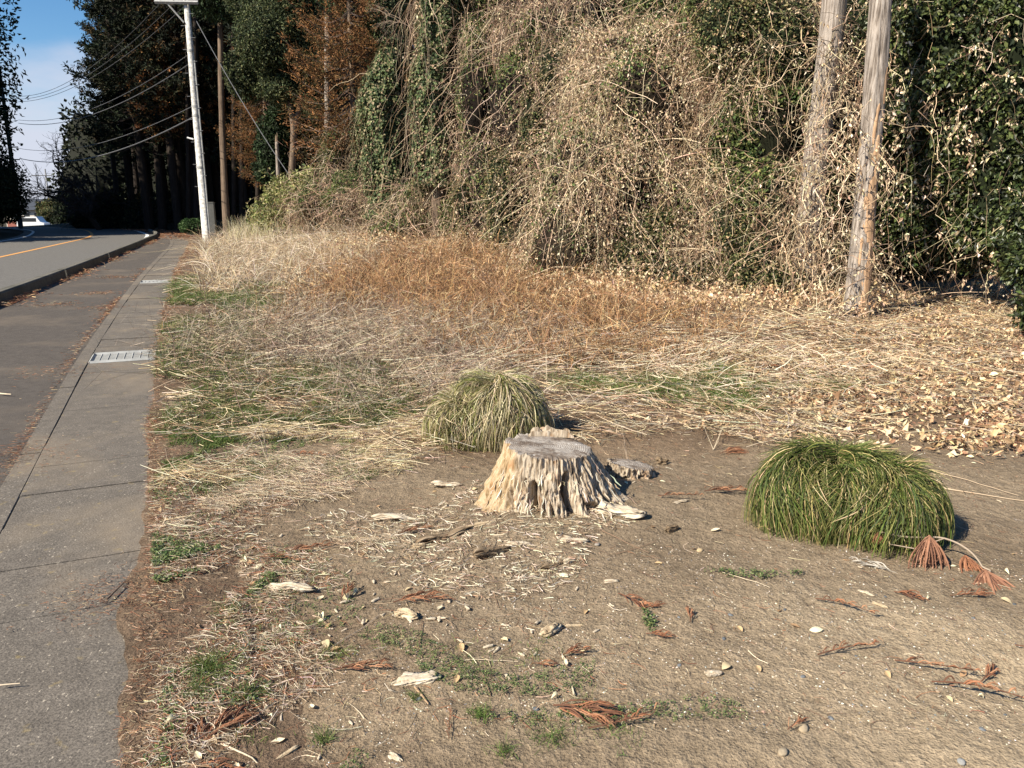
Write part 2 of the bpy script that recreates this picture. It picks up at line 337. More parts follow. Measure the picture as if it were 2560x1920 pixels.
# ================================================================ ground
def ground():
    ys = np.concatenate([[-400, -100, -30, -10, -4, -1.5, 0, .8], np.geomspace(1.2, 60, 260), np.geomspace(66, 4000, 30)])
    xs = np.sinh(np.linspace(-8.3, 8.3, 360)); X, Y = np.meshgrid(xs, ys)
    Z = H(X, Y); c = np.zeros(X.shape + (3,))
    base = np.array([.215, .166, .114]); lightc = np.array([.345, .272, .185]); darkc = np.array([.165, .115, .075]); redc = np.array([.13, .075, .05])
    c[:] = base
    def mixin(mask, k): c[:] = c * (1 - mask[..., None]) + k * mask[..., None]
    mixin(sstep(.2, 2.0, X + .35 * vn(X, Y, 0, 21)) * sstep(3.2, 2.2, Y) * .9, lightc)
    mixin(sstep(-.1, .5, vn(X * .9, Y * .9, 0, 22)) * .25, lightc)
    s = (X - xe(Y)) * .92
    mixin(sstep(.9, .1, s + .3 * vn(X * 2, Y * 2, 0, 23)), darkc * .9); mixin(sstep(.28, .05, s + .06 * vn(X * 5, Y * 5, 0, 24)), redc)
    mixin(sstep(4.2, 5.2, Y + .5 * vn(X, Y, 0, 25)) * .9, darkc)
    mixin(sstep(30, 50, Y), np.array([.05, .045, .03]))
    mixin(((s < -9.6) * 1.0), np.array([.05, .042, .028]))
    ny, nx = X.shape; i = np.arange(ny - 1)[:, None] * nx + np.arange(nx - 1)[None]
    A = Acc(); A.add(np.stack([X, Y, Z], -1).reshape(-1, 3), np.stack([i, i + 1, i + nx + 1, i + nx], -1).reshape(-1, 4), None, c.reshape(-1, 3))
    A.obj('ground', M['soil'], smooth=True, kind='structure')
ground()
# ================================================================ road: a path in the plane bending left, falling away beyond the bend
CP = np.array([(7.2, -32), (3.0, -20), (-.9, -10), (-4.6, 0), (-9.3, 14), (-12.9, 24.2), (-16.6, 34.5), (-18.9, 40.7), (-21.9, 47), (-27.6, 56.5), (-34, 63.5), (-44, 71), (-60, 79), (-85, 88)], float)
CP[:, 0] -= 2.95
def catmull(P, m=10):
    out = []
    for i in range(len(P) - 1):
        a, b, c_, d = P[max(i - 1, 0)], P[i], P[i + 1], P[min(i + 2, len(P) - 1)]
        for t in np.arange(m) / m: out.append(.5 * (2 * b + (c_ - a) * t + (2 * a - 5 * b + 4 * c_ - d) * t * t + (3 * b - a - 3 * c_ + d) * t ** 3))
    return np.array(out + [P[-1]])
PATH = catmull(CP); TG = nrm(np.gradient(PATH, axis=0)); RN = np.stack([TG[:, 1], -TG[:, 0]], -1)   # right-hand normal
def offs(d): return PATH + RN * (d[:, None] if isinstance(d, np.ndarray) else d)
def strip(name, d0, d1, z, mat, i0=0, i1=None, nseg=1, parent=None, lift=None, **kw):
    i1 = i1 or len(PATH); A = Acc(); L = []
    for k in range(nseg + 1):
        p = offs(d0 + (d1 - d0) * k / nseg)[i0:i1]; zz = z + drop(p[:, 1]); L.append(np.column_stack([p, zz]))
    V = np.stack(L, 1); n, m, _ = V.shape; i = np.arange(n - 1)[:, None] * m + np.arange(m - 1)[None]
    A.add(V.reshape(-1, 3), np.stack([i, i + 1, i + m + 1, i + m], -1).reshape(-1, 4), None, (.5, .5, .5)); return A.obj(name, mat, parent, **kw)
strip('road', -3.65, 3.16, -.004, M['road'], kind='structure', nseg=4)
strip('centre_line', -.075, .075, .002, M['orange'], kind='structure')
strip('edge_line', 2.74, 2.91, .002, M['white'], kind='structure'); strip('edge_line', -3.2, -3.05, .002, M['white'], kind='structure')
# footway between the kerb and the gutter
def footway():
    ys = np.linspace(-10, 66, 120); xr = xe(ys) - .79
    kx = np.interp(ys, offs(3.3)[:, 1], offs(3.3)[:, 0]); xl = np.minimum(kx, xr - .3); V = []
    for k in range(7):
        x = xl + (xr - xl) * k / 6; V.append(np.column_stack([x, ys, 0 * ys + drop(ys) + .006 * vn(x, ys, 0, 31)]))
    V = np.stack(V, 1); n, m, _ = V.shape; i = np.arange(n - 1)[:, None] * m + np.arange(m - 1)[None]
    Acc().add(V.reshape(-1, 3), np.stack([i, i + 1, i + m + 1, i + m], -1).reshape(-1, 4)).obj('footway', M['walk'], kind='structure')
footway()
# kerb: blocks with gaps, each block a part
def prism(P, prof, c=(.5, .5, .5), jit=0):
    """sweep profile (offset, z) along points with right normals"""
    A = Acc(); n = len(P); m = len(prof); T = nrm(np.gradient(P, axis=0)) if n > 2 else np.repeat(nrm(P[1:2] - P[0:1]), n, 0); R = np.stack([T[:, 1], -T[:, 0]], -1)
    V = np.array([[[P[i, 0] + R[i, 0] * o, P[i, 1] + R[i, 1] * o, z + drop(P[i, 1])] for o, z in prof] for i in range(n)])
    i = np.arange(n - 1)[:, None] * m + np.arange(m)[None]; j = np.arange(n - 1)[:, None] * m + (np.arange(m)[None] + 1) % m
    t = [(0, k, k + 1) for k in range(1, m - 1)] + [((n - 1) * m, (n - 1) * m + k + 1, (n - 1) * m + k) for k in range(1, m - 1)]
    return A.add(V.reshape(-1, 3), np.stack([i, j, j + m, i + m], -1).reshape(-1, 4), t, c)
kp = offs(3.28); kd = np.concatenate([[0], np.cumsum(np.linalg.norm(np.diff(kp, axis=0), axis=1))])
def kpt(s): return np.array([np.interp(s, kd, kp[:, 0]), np.interp(s, kd, kp[:, 1])])
def kat(Y): return float(np.interp(Y, kp[:, 1], kd))
KB = empty('kerb', (*kpt(kat(14)), 0), label='mossy dark concrete kerb between the road and the footway, with a few open gaps', cat='kerb')
KO = np.array(KB.location)
kprof = [(-.09, -.05), (-.085, .16), (-.065, .185), (.065, .185), (.09, .16), (.105, -.05)]
gaps = [kat(gnd(80, 600)[1]), kat(gnd(250, 560)[1]), kat(41.5)]
s = kat(-3); end = kat(50)
while s < end:
    L = 1.98; g = min([x - s for x in gaps if x - s > .3] + [9]); L2 = min(L, g - .07) if g < L + .4 else L
    q = np.array([kpt(s + L2 * t) for t in (0, .33, .66, 1)]); a = prism(q, kprof)
    a.obj('kerb_block', M['kerb'], KB, origin=KO); s += L2 + (.14 if (g < L + .4) else .012)
# gutter: edging strip, cover slabs, steel grates
gy = np.array(EY, float); gy2 = np.arange(-12, 72.1, 1.5); gx2 = np.convolve(np.pad(xe(gy2), 2, mode='edge'), np.ones(5) / 5, 'valid'); gx2[:10] = xe(gy2[:10]); gx2[-3:] = xe(gy2[-3:]); GP = np.column_stack([gx2, gy2]); gd = np.concatenate([[0], np.cumsum(np.linalg.norm(np.diff(GP, axis=0), axis=1))])
def gpt(s): return np.array([np.interp(s, gd, GP[:, 0]), np.interp(s, gd, GP[:, 1])])
def gat(Y): return float(np.interp(Y, GP[:, 1], gd))
GU = empty('gutter', (*gpt(gat(4)), 0), label='covered concrete gutter of worn grey slabs along the edge of the vacant lot', cat='gutter'); GO = np.array(GU.location)
GW = .76
def gslab(s0, s1, o0, o1, z0, z1, bev=.012):
    n = max(2, int((s1 - s0) / .6) + 2); q = np.array([gpt(s0 + (s1 - s0) * t) for t in np.linspace(0, 1, n)])
    return prism(q, [(o0, z0), (o0, z1 - bev), (o0 + bev, z1), (o1 - bev, z1), (o1, z1 - bev), (o1, z0)])
s = gat(-2.4)
while s < gat(50):
    gslab(s, s + 1.98, -GW, -GW + .119, -.08, .007 + rng.uniform(-.002, .002), .004).obj('edging', M['slab'], GU, origin=GO); s += 1.995
gr1 = gat(gnd(235, 771)[1]); gr2 = gat(gnd(325, 610)[1])
s = gat(1.0); k = 0
while s < gat(47):
    if abs(s - gr1) < .28 or abs(s - gr2) < .28:
        g = gr1 if abs(s - gr1) < .28 else gr2
        a, b = s + .01, s + .50; q0, q1 = gpt(a), gpt(b); T = (q1 - q0) / np.linalg.norm(q1 - q0); R = np.array([T[1], -T[0]])
        G = empty('drain_grate', (*gpt((a + b) / 2), 0), label='small grey metal drain cover far along the gutter' if g == gr2 else 'galvanised steel drain grate with cross bars set in the gutter slabs', cat='grate')
        Go = np.array(G.location); A = Acc()
        def P3(t, o, z): p = q0 + T * t + R * o; return (p[0], p[1], z)
        w0, w1 = -GW + .14, -.03; Ls = b - a
        for (u, v) in (((0, w0), (Ls, w0)), ((0, w1), (Ls, w1)), ((0, w0), (0, w1)), ((Ls, w0), (Ls, w1))): bar(A, P3(*u, .004), P3(*v, .004), .03, .03)
        A.obj('frame', M['galv'], G, origin=Go)
        for j in range(1, 8):
            o = w0 + (w1 - w0) * j / 8; bar(Acc(), P3(.01, o, .005), P3(Ls - .01, o, .005), .010, .01).obj('cross_bar', M['galv'], G, origin=Go)
        A = Acc()
        for j in range(1, 34): t = Ls * j / 34; bar(A, P3(t, w0, 0), P3(t, w1, 0), .0085, .02)
        pn = Acc(); pn.add([P3(0, w0, .005), P3(0, w1, .005), P3(Ls, w1, .005), P3(Ls, w0, .005)], [(0, 1, 2, 3)]); pn.obj('silt_filled_mesh', M['palesteel'], G, origin=Go)
        A.obj('bearing_bars', M['galv'], G, origin=Go); s += .51; continue
    L = .5 + rng.uniform(-.02, .02); z1 = .004 + rng.uniform(-.004, .006)
    gslab(s, s + L - .002, -GW + .1195, 0 + rng.uniform(-.02, .0), -.06, z1, .005).obj('cover_slab', M['slab'], GU, origin=GO); s += L; k += 1
strip_b = Acc(); gslab(gat(-2), gat(50), -GW + .11, .0, -.09, -.007, .001).obj('gutter_channel', M['slab'], GU, origin=GO)
# ================================================================ the tree stump
def stump(cx, cy, rt, hgt, flare, seed, roots, nth=520, nh=105, sy=1.0):
    th = np.linspace(0, 2 * PI, nth, endpoint=False); h = np.linspace(0, 1, nh); TH, HH = np.meshgrid(th, h)
    fl = flare * (1 - HH) ** 1.25
    rr = rt + fl * .8
    for ta, amp, wd in roots:
        d = np.angle(np.exp(1j * (TH - ta))); rr += amp * np.exp(-(d / wd) ** 2) * (1 - HH) ** 1.15
    cx3, sx3 = np.cos(TH), np.sin(TH)
    f = 7.0; a = vn(cx3 * f, sx3 * f, HH * 1.3, seed); b = vn(cx3 * 17, sx3 * 17, HH * 2.2, seed + 1); c = vn(cx3 * 42, sx3 * 42, HH * 5, seed + 2); e = vn(cx3 * 30, sx3 * 30, HH * 14, seed + 3)
    rid = (1 - np.abs(a)) ** 3; fade = .35 + .65 * (1 - HH) ** .5
    R3 = lambda f_, z_, s_: (1 - np.abs(vn(cx3 * f_, sx3 * f_, HH * z_, s_))) ** 4; fade = .6 + .3 * np.sin(HH * PI); rr += fade * (-.013 * R3(19, 1.5, seed + 11) - .009 * R3(40, 3, seed + 12) - .012 * np.clip(vn(cx3 * 16, sx3 * 16, HH * 9, seed + 13) - .25, 0, 1) * 2 + .007 * vn(cx3 * 70, sx3 * 70, HH * 9, seed + 14)); g2 = vn(cx3 * 3.2, sx3 * 3.2, HH * 2.0, seed + 6); rr += fade * (-.030 * rid * (.5 + .5 * (g2 > -.2)) + .007 * b * (.6 + g2) + .007 * c + .006 * e + .012 * vn(cx3 * 12, sx3 * 12, HH * 7, seed + 7))
    for ta, wd, dep, h0, h1 in ((-1.83, .085, .09, -.1, .72), (-1.17, .075, .10, .0, .85), (-.80, .10, .10, -.1, .45), (-2.25, .03, .05, 0, .6), (-1.5, .03, .04, -.1, .5), (-.5, .05, .07, .1, .9)):
        tw = ta + .12 * vn(HH * 4, seed, 0, 5); d = np.angle(np.exp(1j * (TH - tw))); rr -= dep * np.exp(-(d / wd) ** 2) * sstep(h0, h0 + .12, HH) * sstep(h1, h1 - .15, HH)
    ztop = hgt * (1 + .02 * vn(cx3 * 3, sx3 * 3, 0, seed) - .05 * np.clip(vn(cx3 * 13, sx3 * 13, 0, seed + 4), 0, 1) - .02 * np.abs(vn(cx3 * 40, sx3 * 40, 0, seed + 5))) - .02 * cx3 - .012
    zz = ztop * HH - .055 * (1 - HH)
    V = np.stack([rr * cx3, rr * sx3 * sy, zz], -1).reshape(-1, 3); i = np.arange(nh - 1)[:, None] * nth + np.arange(nth)[None]; j = np.arange(nh - 1)[:, None] * nth + (np.arange(nth)[None] + 1) % nth
    A = Acc(); A.add(V, np.stack([i, j, j + nth, i + nth], -1).reshape(-1, 4))
    # cut top
    nr = 26; rim = rr[-1]; ST = []
    for k in range(nr + 1):
        q = 1 - k / nr; rad = rim * q * (1 if k else 1.0); zt = ztop[-1] * 1 + .004 + .006 * vn(rad * cx3[0] * 14, rad * sx3[0] * 14, 0, seed + 9) + .003 * vn(rad * cx3[0] * 50, rad * sx3[0] * 50, 0, seed + 8)
        zt = (ztop[-1]) * min(1, q * 1.0 + 0) ** 0 * 1 + .006 * vn(rad * cx3[0] * 14, rad * sx3[0] * 14, 0, seed + 9) + .003 * vn(rad * cx3[0] * 45, rad * sx3[0] * 45, 0, seed + 8) - .02 * (cx3[0] * q - cx3[0])
        ST.append(np.column_stack([rad * cx3[0], rad * sx3[0] * sy, zt]))
    ST = [np.column_stack([q_[:, 0], q_[:, 1], (hgt - .012 - .05 * q_[:, 0] + .004 * vn(q_[:, 0] * 12, q_[:, 1] * 12, 0, seed + 9) + .0022 * vn(q_[:, 0] * 60, q_[:, 1] * 60, 0, seed + 8)) * (1 - (1 - k_ / nr) ** 14) + ztop[-1] * (1 - k_ / nr) ** 14]) for k_, q_ in enumerate(ST)]; T = Acc(); V = np.concatenate(ST); i = np.arange(nr)[:, None] * nth + np.arange(nth)[None]; j = np.arange(nr)[:, None] * nth + (np.arange(nth)[None] + 1) % nth
    T.add(V, np.stack([i, j, j + nth, i + nth], -1).reshape(-1, 4)); return A, T
SX, SY_ = .185, 3.80
ST = empty('tree_stump', (SX, SY_, .02), label='large weathered tree stump with a ringed grey cut top and crumbling flared sides', cat='tree stump')
A, T = stump(SX, SY_, .225, .315, .12, 3, [(PI + .35, .13, .38), (-.22, .20, .33), (-.8, .13, .28), (-1.5, .03, .3), (-2.4, .02, .3), (.8, .06, .5), (2.2, .05, .5)])
link('trunk_base', A.mesh('stump_side', True), M['oldwood'], ST); link('cut_top', T.mesh('stump_top', True), M['top'], ST)
# raised hinge strip at the back of the top, loose splinters round the foot
A = Acc(); n = 26
for k in range(5):
    x = np.linspace(-.10 + .012 * k, .14 - .02 * k, n); y = .165 + .012 * k - (x ** 2) * .8; z0 = .31; tp = z0 + (.022 + .012 * (1 - abs(k - 2) / 2)) * (1 + .5 * vn(x * 40, k, 0, 41)) * sstep(-.11, -.07, x) * sstep(.15, .1, x)
    V = np.concatenate([np.column_stack([x, y - .008, z0 + 0 * x - .01]), np.column_stack([x, y - .006, tp]), np.column_stack([x, y + .008, tp - .004]), np.column_stack([x, y + .009, z0 + 0 * x - .01])])
    i = np.arange(n - 1); A.add(V, np.concatenate([np.stack([i + r * n, i + 1 + r * n, i + 1 + (r + 1) * n, i + (r + 1) * n], -1) for r in range(3)]))
link('raised_back_strip', A.mesh('hinge', True), M['oldwood'], ST)
A = Acc(); n = 60; ta = rng.uniform(-PI * .85, -.2, n); h0 = rng.uniform(0, .2, n); L = rng.uniform(.02, .06, n)
def srad(t, z):
    r = .225 + .085 * (1 - z / .31) ** 1.25
    for a, amp, wd in [(PI + .35, .13, .38), (-.22, .20, .33), (-.8, .13, .28)]: r = r + amp * np.exp(-(np.angle(np.exp(1j * (t - a))) / wd) ** 2) * (1 - z / .31) ** 1.4
    return r
P = np.stack([np.stack([(srad(ta, np.clip(h0 + L * f, 0, .3)) + .004 - .006 * (k % 2)) * np.cos(ta + .1 * f * (rng.random(n) - .5)), (srad(ta, np.clip(h0 + L * f, 0, .3)) + .004) * np.sin(ta), h0 + L * f], -1) for k, f in enumerate((0, .35, .7, 1))], 1)
tubes(A, P, np.outer(rng.uniform(.0015, .0045, n), [.5, 1, .8, .15]), palette(n, [(.5, .42, .32), (.62, .56, .46), (.35, .26, .17)]), 4)
link('splinters', A.mesh('splinters'), M['stem'], ST, kind='stuff')
S2 = empty('tree_stump', (.655, 4.16, .0), label='low broken remnant of a second stump just behind the large stump on its right', cat='tree stump')
A, T = stump(0, 0, .135, .115, .03, 17, [(-.9, .05, .3), (.2, .03, .4)], 240, 50, .8)
link('trunk_base', A.mesh('stump2_side', True), M['oldwood'], S2); link('cut_top', T.mesh('stump2_top', True), M['top'], S2); S2.rotation_euler = (RAD(-3), RAD(2), 0)
# ================================================================ sedge clumps
def sedge(loc, crowns, nb, pal, wts, label, bw=.0038, droop=1.0):
    E = empty('sedge_clump', loc, label=label, cat='grass clump')
    K = Acc()
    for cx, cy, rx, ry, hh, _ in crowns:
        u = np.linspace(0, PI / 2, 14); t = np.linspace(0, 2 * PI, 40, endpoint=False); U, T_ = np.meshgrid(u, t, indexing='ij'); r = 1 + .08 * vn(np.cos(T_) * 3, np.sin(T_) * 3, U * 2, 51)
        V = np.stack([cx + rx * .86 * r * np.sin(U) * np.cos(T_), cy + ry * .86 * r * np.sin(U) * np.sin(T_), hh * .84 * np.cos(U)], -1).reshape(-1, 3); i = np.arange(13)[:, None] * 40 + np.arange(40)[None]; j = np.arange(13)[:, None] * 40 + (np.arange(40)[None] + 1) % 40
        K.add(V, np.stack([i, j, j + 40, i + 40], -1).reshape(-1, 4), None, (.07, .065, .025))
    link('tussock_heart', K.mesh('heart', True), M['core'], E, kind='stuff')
    A = Acc(); tot = sum(c[5] for c in crowns)
    for cx, cy, rx, ry, hh, wt in crowns:
        n = int(nb * wt / tot); th = rng.uniform(0, 2 * PI, n); p0 = rng.beta(.8, 1.5, n) * 1.15; L = rng.uniform(.3, 1.05, n)
        k = 7; f = np.linspace(0, 1, k); ph = p0[:, None] + L[:, None] * f[None]; ph = np.clip(ph, 0, 1.62)
        lift = (1 + .10 * rng.random(n)[:, None] + .05 * rng.normal(size=(n, 1)) * f + .07 * np.sin(f * PI)[None] * rng.random(n)[:, None]) * droop
        tt = th[:, None] + rng.normal(size=(n, 1)) * .28 * f + .10 * vn(np.cos(th) * 4, np.sin(th) * 4, 0, 52)[:, None] * f * 3
        lift = lift * (1 + .13 * vn(np.cos(th) * 1.8 + cx * 9, np.sin(th) * 1.8, 0, 53)[:, None] + .07 * vn(np.cos(th) * 5 + cx * 9, np.sin(th) * 5, p0 * 3, 54)[:, None]); stray = (rng.random(n) < .2)[:, None] * f ** 1.5
        sq = .82   # squarish meridian: steep sides
        X = cx + rx * lift * np.sin(ph) ** sq * np.cos(tt); Y = cy + ry * lift * np.sin(ph) ** sq * np.sin(tt); Z = hh * np.maximum(lift * np.cos(np.clip(ph, 0, PI / 2)) ** .75, 0) + .015 + stray * .09 - .02 * (ph > 1.5)
        P = np.stack([X, Y, Z + 0 * X], -1); outn = np.stack([X - cx, Y - cy, Z], -1)[:, k // 2]
        W = bw * rng.uniform(.6, 1.2, n)[:, None] * np.array([.8, 1, 1, 1, .9, .6, .1])[None]
        cc = palette(n, pal, .28, wts); tip = np.array([.42, .33, .13]); g = np.clip((f[None, :, None] - .72) * 2.4, 0, 1) * (rng.random(n) < .45)[:, None, None]
        ribbons(A, P, W, cc[:, None] * (1 - g) + tip * g, nrm(outn + .7 * rng.normal(size=(n, 3))))
    link('blades', A.mesh('blades'), M['blade'], E, kind='stuff'); return E
b1 = gnd(1853, 1100); 
sedge((1.555, 3.50, .0), [(-.03, .0, .335, .30, .335, 1.5), (.14, -.07, .25, .27, .285, 1.0), (.06, .12, .22, .18, .305, .4)], 20000,
      [(.065, .095, .02), (.10, .135, .028), (.17, .18, .05), (.38, .30, .13), (.035, .05, .015), (.55, .43, .24)], [.27, .24, .15, .12, .14, .08], 'big bright green sedge mound with a parted top, dead cedar twig against it', .0035)
sedge((-.14, 4.98, .0), [(.03, 0, .30, .29, .36, 1.5), (.17, -.03, .19, .24, .27, .7), (-.16, -.06, .26, .24, .27, .9)], 15000,
      [(.42, .35, .21), (.52, .45, .3), (.13, .15, .035), (.20, .21, .06), (.30, .26, .13)], [.36, .22, .13, .14, .15], 'half withered straw and green sedge mound behind the large stump', .0042)
# ================================================================ trees
def lobe(vx, vy, Y, rw, rh, ry=None):
    c = at(vx, vy, Y); k = Y / (VS * FPX) ; rx = rw * k; return (c[0], c[1], c[2], rx, ry if ry else rx, rh * k)
def lobes_pts(lobes, n, scale=(.86, 1.06), front=None, zmin=None, inside=.80):
    """points on the outside of a union of ellipsoids; front limits the far side (normal y below front)"""
    L = np.array(lobes, float); a = (L[:, 3] * L[:, 5] + L[:, 4] * L[:, 5] + L[:, 3] * L[:, 4]); P = []; Nn = []; got = 0
    for _ in range(30):
        m = n * 2; i = rng.choice(len(L), m, p=a / a.sum()); d = nrm(rng.normal(size=(m, 3))); l = L[i]; k = np.ones(m, bool)
        if front is not None: k &= d[:, 1] < front
        lum = 1 + .24 * vn(d[:, 0] * 2.2 + i * 7, d[:, 1] * 2.2, d[:, 2] * 2.2, 61) + .12 * vn(d[:, 0] * 5 + i * 7, d[:, 1] * 5, d[:, 2] * 5, 62)
        p = l[:, :3] + d * l[:, 3:6] * (rng.uniform(*scale, m) * lum)[:, None]
        for q in L: k &= ((((p - q[:3]) / q[3:6]) ** 2).sum(1) > inside ** 2)
        k &= p[:, 2] > H(p[:, 0], p[:, 1]) - .02
        if zmin is not None: k &= p[:, 2] > zmin
        P.append(p[k]); Nn.append(nrm(d / l[:, 3:6])[k]); got += k.sum()
        if got >= n: break
    return np.concatenate(P)[:n], np.concatenate(Nn)[:n]
def lobes_core(A, lobes, f=.8, c=(.03, .025, .015), nu=16, nv=26):  # hulls inside foliage, coloured dark to stand in for shade in the gaps
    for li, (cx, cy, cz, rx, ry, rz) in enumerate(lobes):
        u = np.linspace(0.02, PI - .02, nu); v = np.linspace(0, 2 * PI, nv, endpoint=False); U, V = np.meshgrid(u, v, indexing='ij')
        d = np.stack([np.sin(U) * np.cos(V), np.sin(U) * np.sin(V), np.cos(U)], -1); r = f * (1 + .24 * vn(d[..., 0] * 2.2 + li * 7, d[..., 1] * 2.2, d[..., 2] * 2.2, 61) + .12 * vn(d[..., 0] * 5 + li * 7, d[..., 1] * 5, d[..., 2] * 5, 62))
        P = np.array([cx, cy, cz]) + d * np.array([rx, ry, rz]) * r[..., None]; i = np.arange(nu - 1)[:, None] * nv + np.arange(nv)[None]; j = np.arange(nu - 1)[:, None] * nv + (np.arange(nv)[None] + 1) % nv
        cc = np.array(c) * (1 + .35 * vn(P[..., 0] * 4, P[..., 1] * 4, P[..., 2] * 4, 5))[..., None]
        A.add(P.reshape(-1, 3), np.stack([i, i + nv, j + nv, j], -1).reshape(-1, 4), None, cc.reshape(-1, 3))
def trunk_acc(A, pts, radii, m=12, rough=.1, seed=0):
    """knobbly tapering trunk along points; returns nothing"""
    P = catmull(np.array(pts, float), 6); R = np.interp(np.linspace(0, 1, len(P)), np.linspace(0, 1, len(radii)), radii)
    T = nrm(np.gradient(P, axis=0)); a = np.linspace(0, 2 * PI, m, endpoint=False); ref = np.array([0, 1, 0.0])
    S = nrm(np.cross(T, ref)); U = np.cross(S, T); rr = R[:, None] * (1 + rough * vn(np.cos(a)[None] * 2 + seed, np.sin(a)[None] * 2, P[:, 2:3] * .8, seed))
    V = P[:, None] + rr[..., None] * (S[:, None] * np.cos(a)[None, :, None] + U[:, None] * np.sin(a)[None, :, None]); n = len(P)
    i = np.arange(n - 1)[:, None] * m + np.arange(m)[None]; j = np.arange(n - 1)[:, None] * m + (np.arange(m)[None] + 1) % m
    cap = [((n - 1) * m, (n - 1) * m + k, (n - 1) * m + k + 1) for k in range(1, m - 1)]
    A.add(V.reshape(-1, 3), np.stack([i, j, j + m, i + m], -1).reshape(-1, 4), cap, (.2, .15, .1))
CED = {'dark': [(.012, .020, .009), (.018, .027, .011), (.008, .013, .007), (.03, .03, .013)], 'brown': [(.24, .115, .045), (.16, .08, .03), (.06, .055, .02), (.30, .15, .06)], 'mixed': [(.012, .020, .009), (.022, .026, .010), (.07, .042, .016), (.01, .013, .007)]}  # dark and mixed greens lowered so the wood's shade sits in the colour
def cedar_proto(name, kind, hgt, cb, cr, nbr, seed, tuft=.34, dens=1.0, tr=.24, tmat='trunkshade'):
    global rng
    old = rng; rng = np.random.default_rng(seed)
    E = empty(name, (0, 0, -200)); A = Acc(); lean = rng.normal(size=2) * .012 * hgt
    trunk_acc(A, [(0, 0, -.3), (lean[0] * .3, lean[1] * .3, hgt * .33), (lean[0] * .6, lean[1] * .7, hgt * .66), (lean[0], lean[1], hgt)], [tr * 1.25, tr, tr * .62, .03], 10, .12, seed)
    T = Acc(); pts = []; dr = []
    for b in range(nbr):
        f = rng.random() ** .85; z = cb + (hgt * .985 - cb) * f; th = rng.uniform(0, 2 * PI); L = cr * (1 - f) ** .62 * rng.uniform(.45, 1.08) * (.55 + .45 * min(1, f * 5)) + .25
        up = rng.uniform(-.25, .30); d = np.array([math.cos(th), math.sin(th), up]); k = 5; s = np.linspace(0, 1, k)[:, None]
        P = np.array([lean[0] * f, lean[1] * f, z]) + d * L * s + np.array([0, 0, -.28 * L]) * (s * (1 - s)) * 2 + np.array([0, 0, .12 * L]) * s ** 3
        tubes(T, P[None], (np.array([[1, .8, .6, .4, .15]]) * (.012 + .012 * L)), np.array([[.07, .05, .04]]), 3)
        nt_ = max(3, int(L * 4.2 * dens)); sf = rng.uniform(.28, 1.03, nt_) ** .8
        q = np.stack([np.interp(sf, s[:, 0], P[:, c]) for c in range(3)], -1); sd = nrm(np.cross(d, [0, 0, 1.0])); q = q + sd * (rng.normal(size=(nt_, 1)) * .30 * (L * .35 + .2)) + rng.normal(size=(nt_, 3)) * .10
        pts.append(q); dr.append(np.repeat(d[None], nt_, 0) + rng.normal(size=(nt_, 3)) * .4)
    q = np.concatenate(pts); dd = nrm(np.concatenate(dr)); m = 8; n = len(q); base = np.repeat(q, m, 0) + rng.normal(size=(n * m, 3)) * .07
    dirs = nrm(np.repeat(dd, m, 0) + rng.normal(size=(n * m, 3)) * .75 + [0, 0, .12]); cc = np.repeat(palette(n, CED[kind], .25), m, 0) * rng.uniform(.7, 1.3, (n * m, 1))
    Lf = Acc(); leaves(Lf, base, dirs, nrm(rng.normal(size=(n * m, 3))), rng.uniform(.6, 1.2, n * m) * tuft, (rng.uniform(.22, .42, n * m) if tuft > .2 else rng.uniform(.10, .2, n * m)) * tuft, cc, .1)
    link('trunk', A.mesh('cedar_trunk', True), M[tmat], E); link('branches', T.mesh('cedar_branches'), M['stem'], E, kind='stuff'); link('crown', Lf.mesh('cedar_crown'), M['needle'], E, kind='stuff')
    rng = old; return E
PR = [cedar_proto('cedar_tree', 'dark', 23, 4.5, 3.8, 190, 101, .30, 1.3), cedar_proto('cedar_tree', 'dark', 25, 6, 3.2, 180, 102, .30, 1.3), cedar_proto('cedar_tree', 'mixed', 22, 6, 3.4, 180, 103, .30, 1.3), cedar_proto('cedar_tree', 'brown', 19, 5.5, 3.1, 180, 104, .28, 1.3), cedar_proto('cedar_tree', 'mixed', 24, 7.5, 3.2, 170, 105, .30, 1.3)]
used = set(); tree_rng = np.random.default_rng(5)
def plant(i, x, y, label, group=None, sc=1.0, name=None):
    o = PR[i] if i not in used else copy_tree(PR[i]); used.add(i); o.location = (x, y, float(drop(y)) - .05); o.rotation_euler = (0, 0, tree_rng.uniform(0, 6.28)); o.scale = (sc, sc, sc)
    tag(o, label, 'tree', group); return o
front = [(0, 322, 54, 'tall dark cedar at the left edge of the wood, its tufted boughs against the sky', 1.08), (1, 350, 54, 'dark cedar with bare lower trunk, second from the left edge of the wood', 1), (2, 385, 53, 'brown tinged cedar whose straight trunk stands just left of the white pole', 1.0),
         (4, 425, 53, 'tall cedar directly behind the white concrete pole', 1.0), (3, 455, 56, 'cedar with rusty brown upper foliage just right of the white pole', 1.15), (3, 400, 54, 'rusty topped cedar beside the straight greyish trunk, left of the white pole', 1.0), (1, 292, 62, 'dark cedar behind the leftmost one at the bend of the road', .95), (0, 530, 55, 'dark cedar between the white pole and the broken bare trunk, deep in the wood', 1.0)]
for i, vx, Y, lab, sc in front:
    p = at(vx, 480, Y); plant(i, p[0], Y, lab, None, sc)
back = []
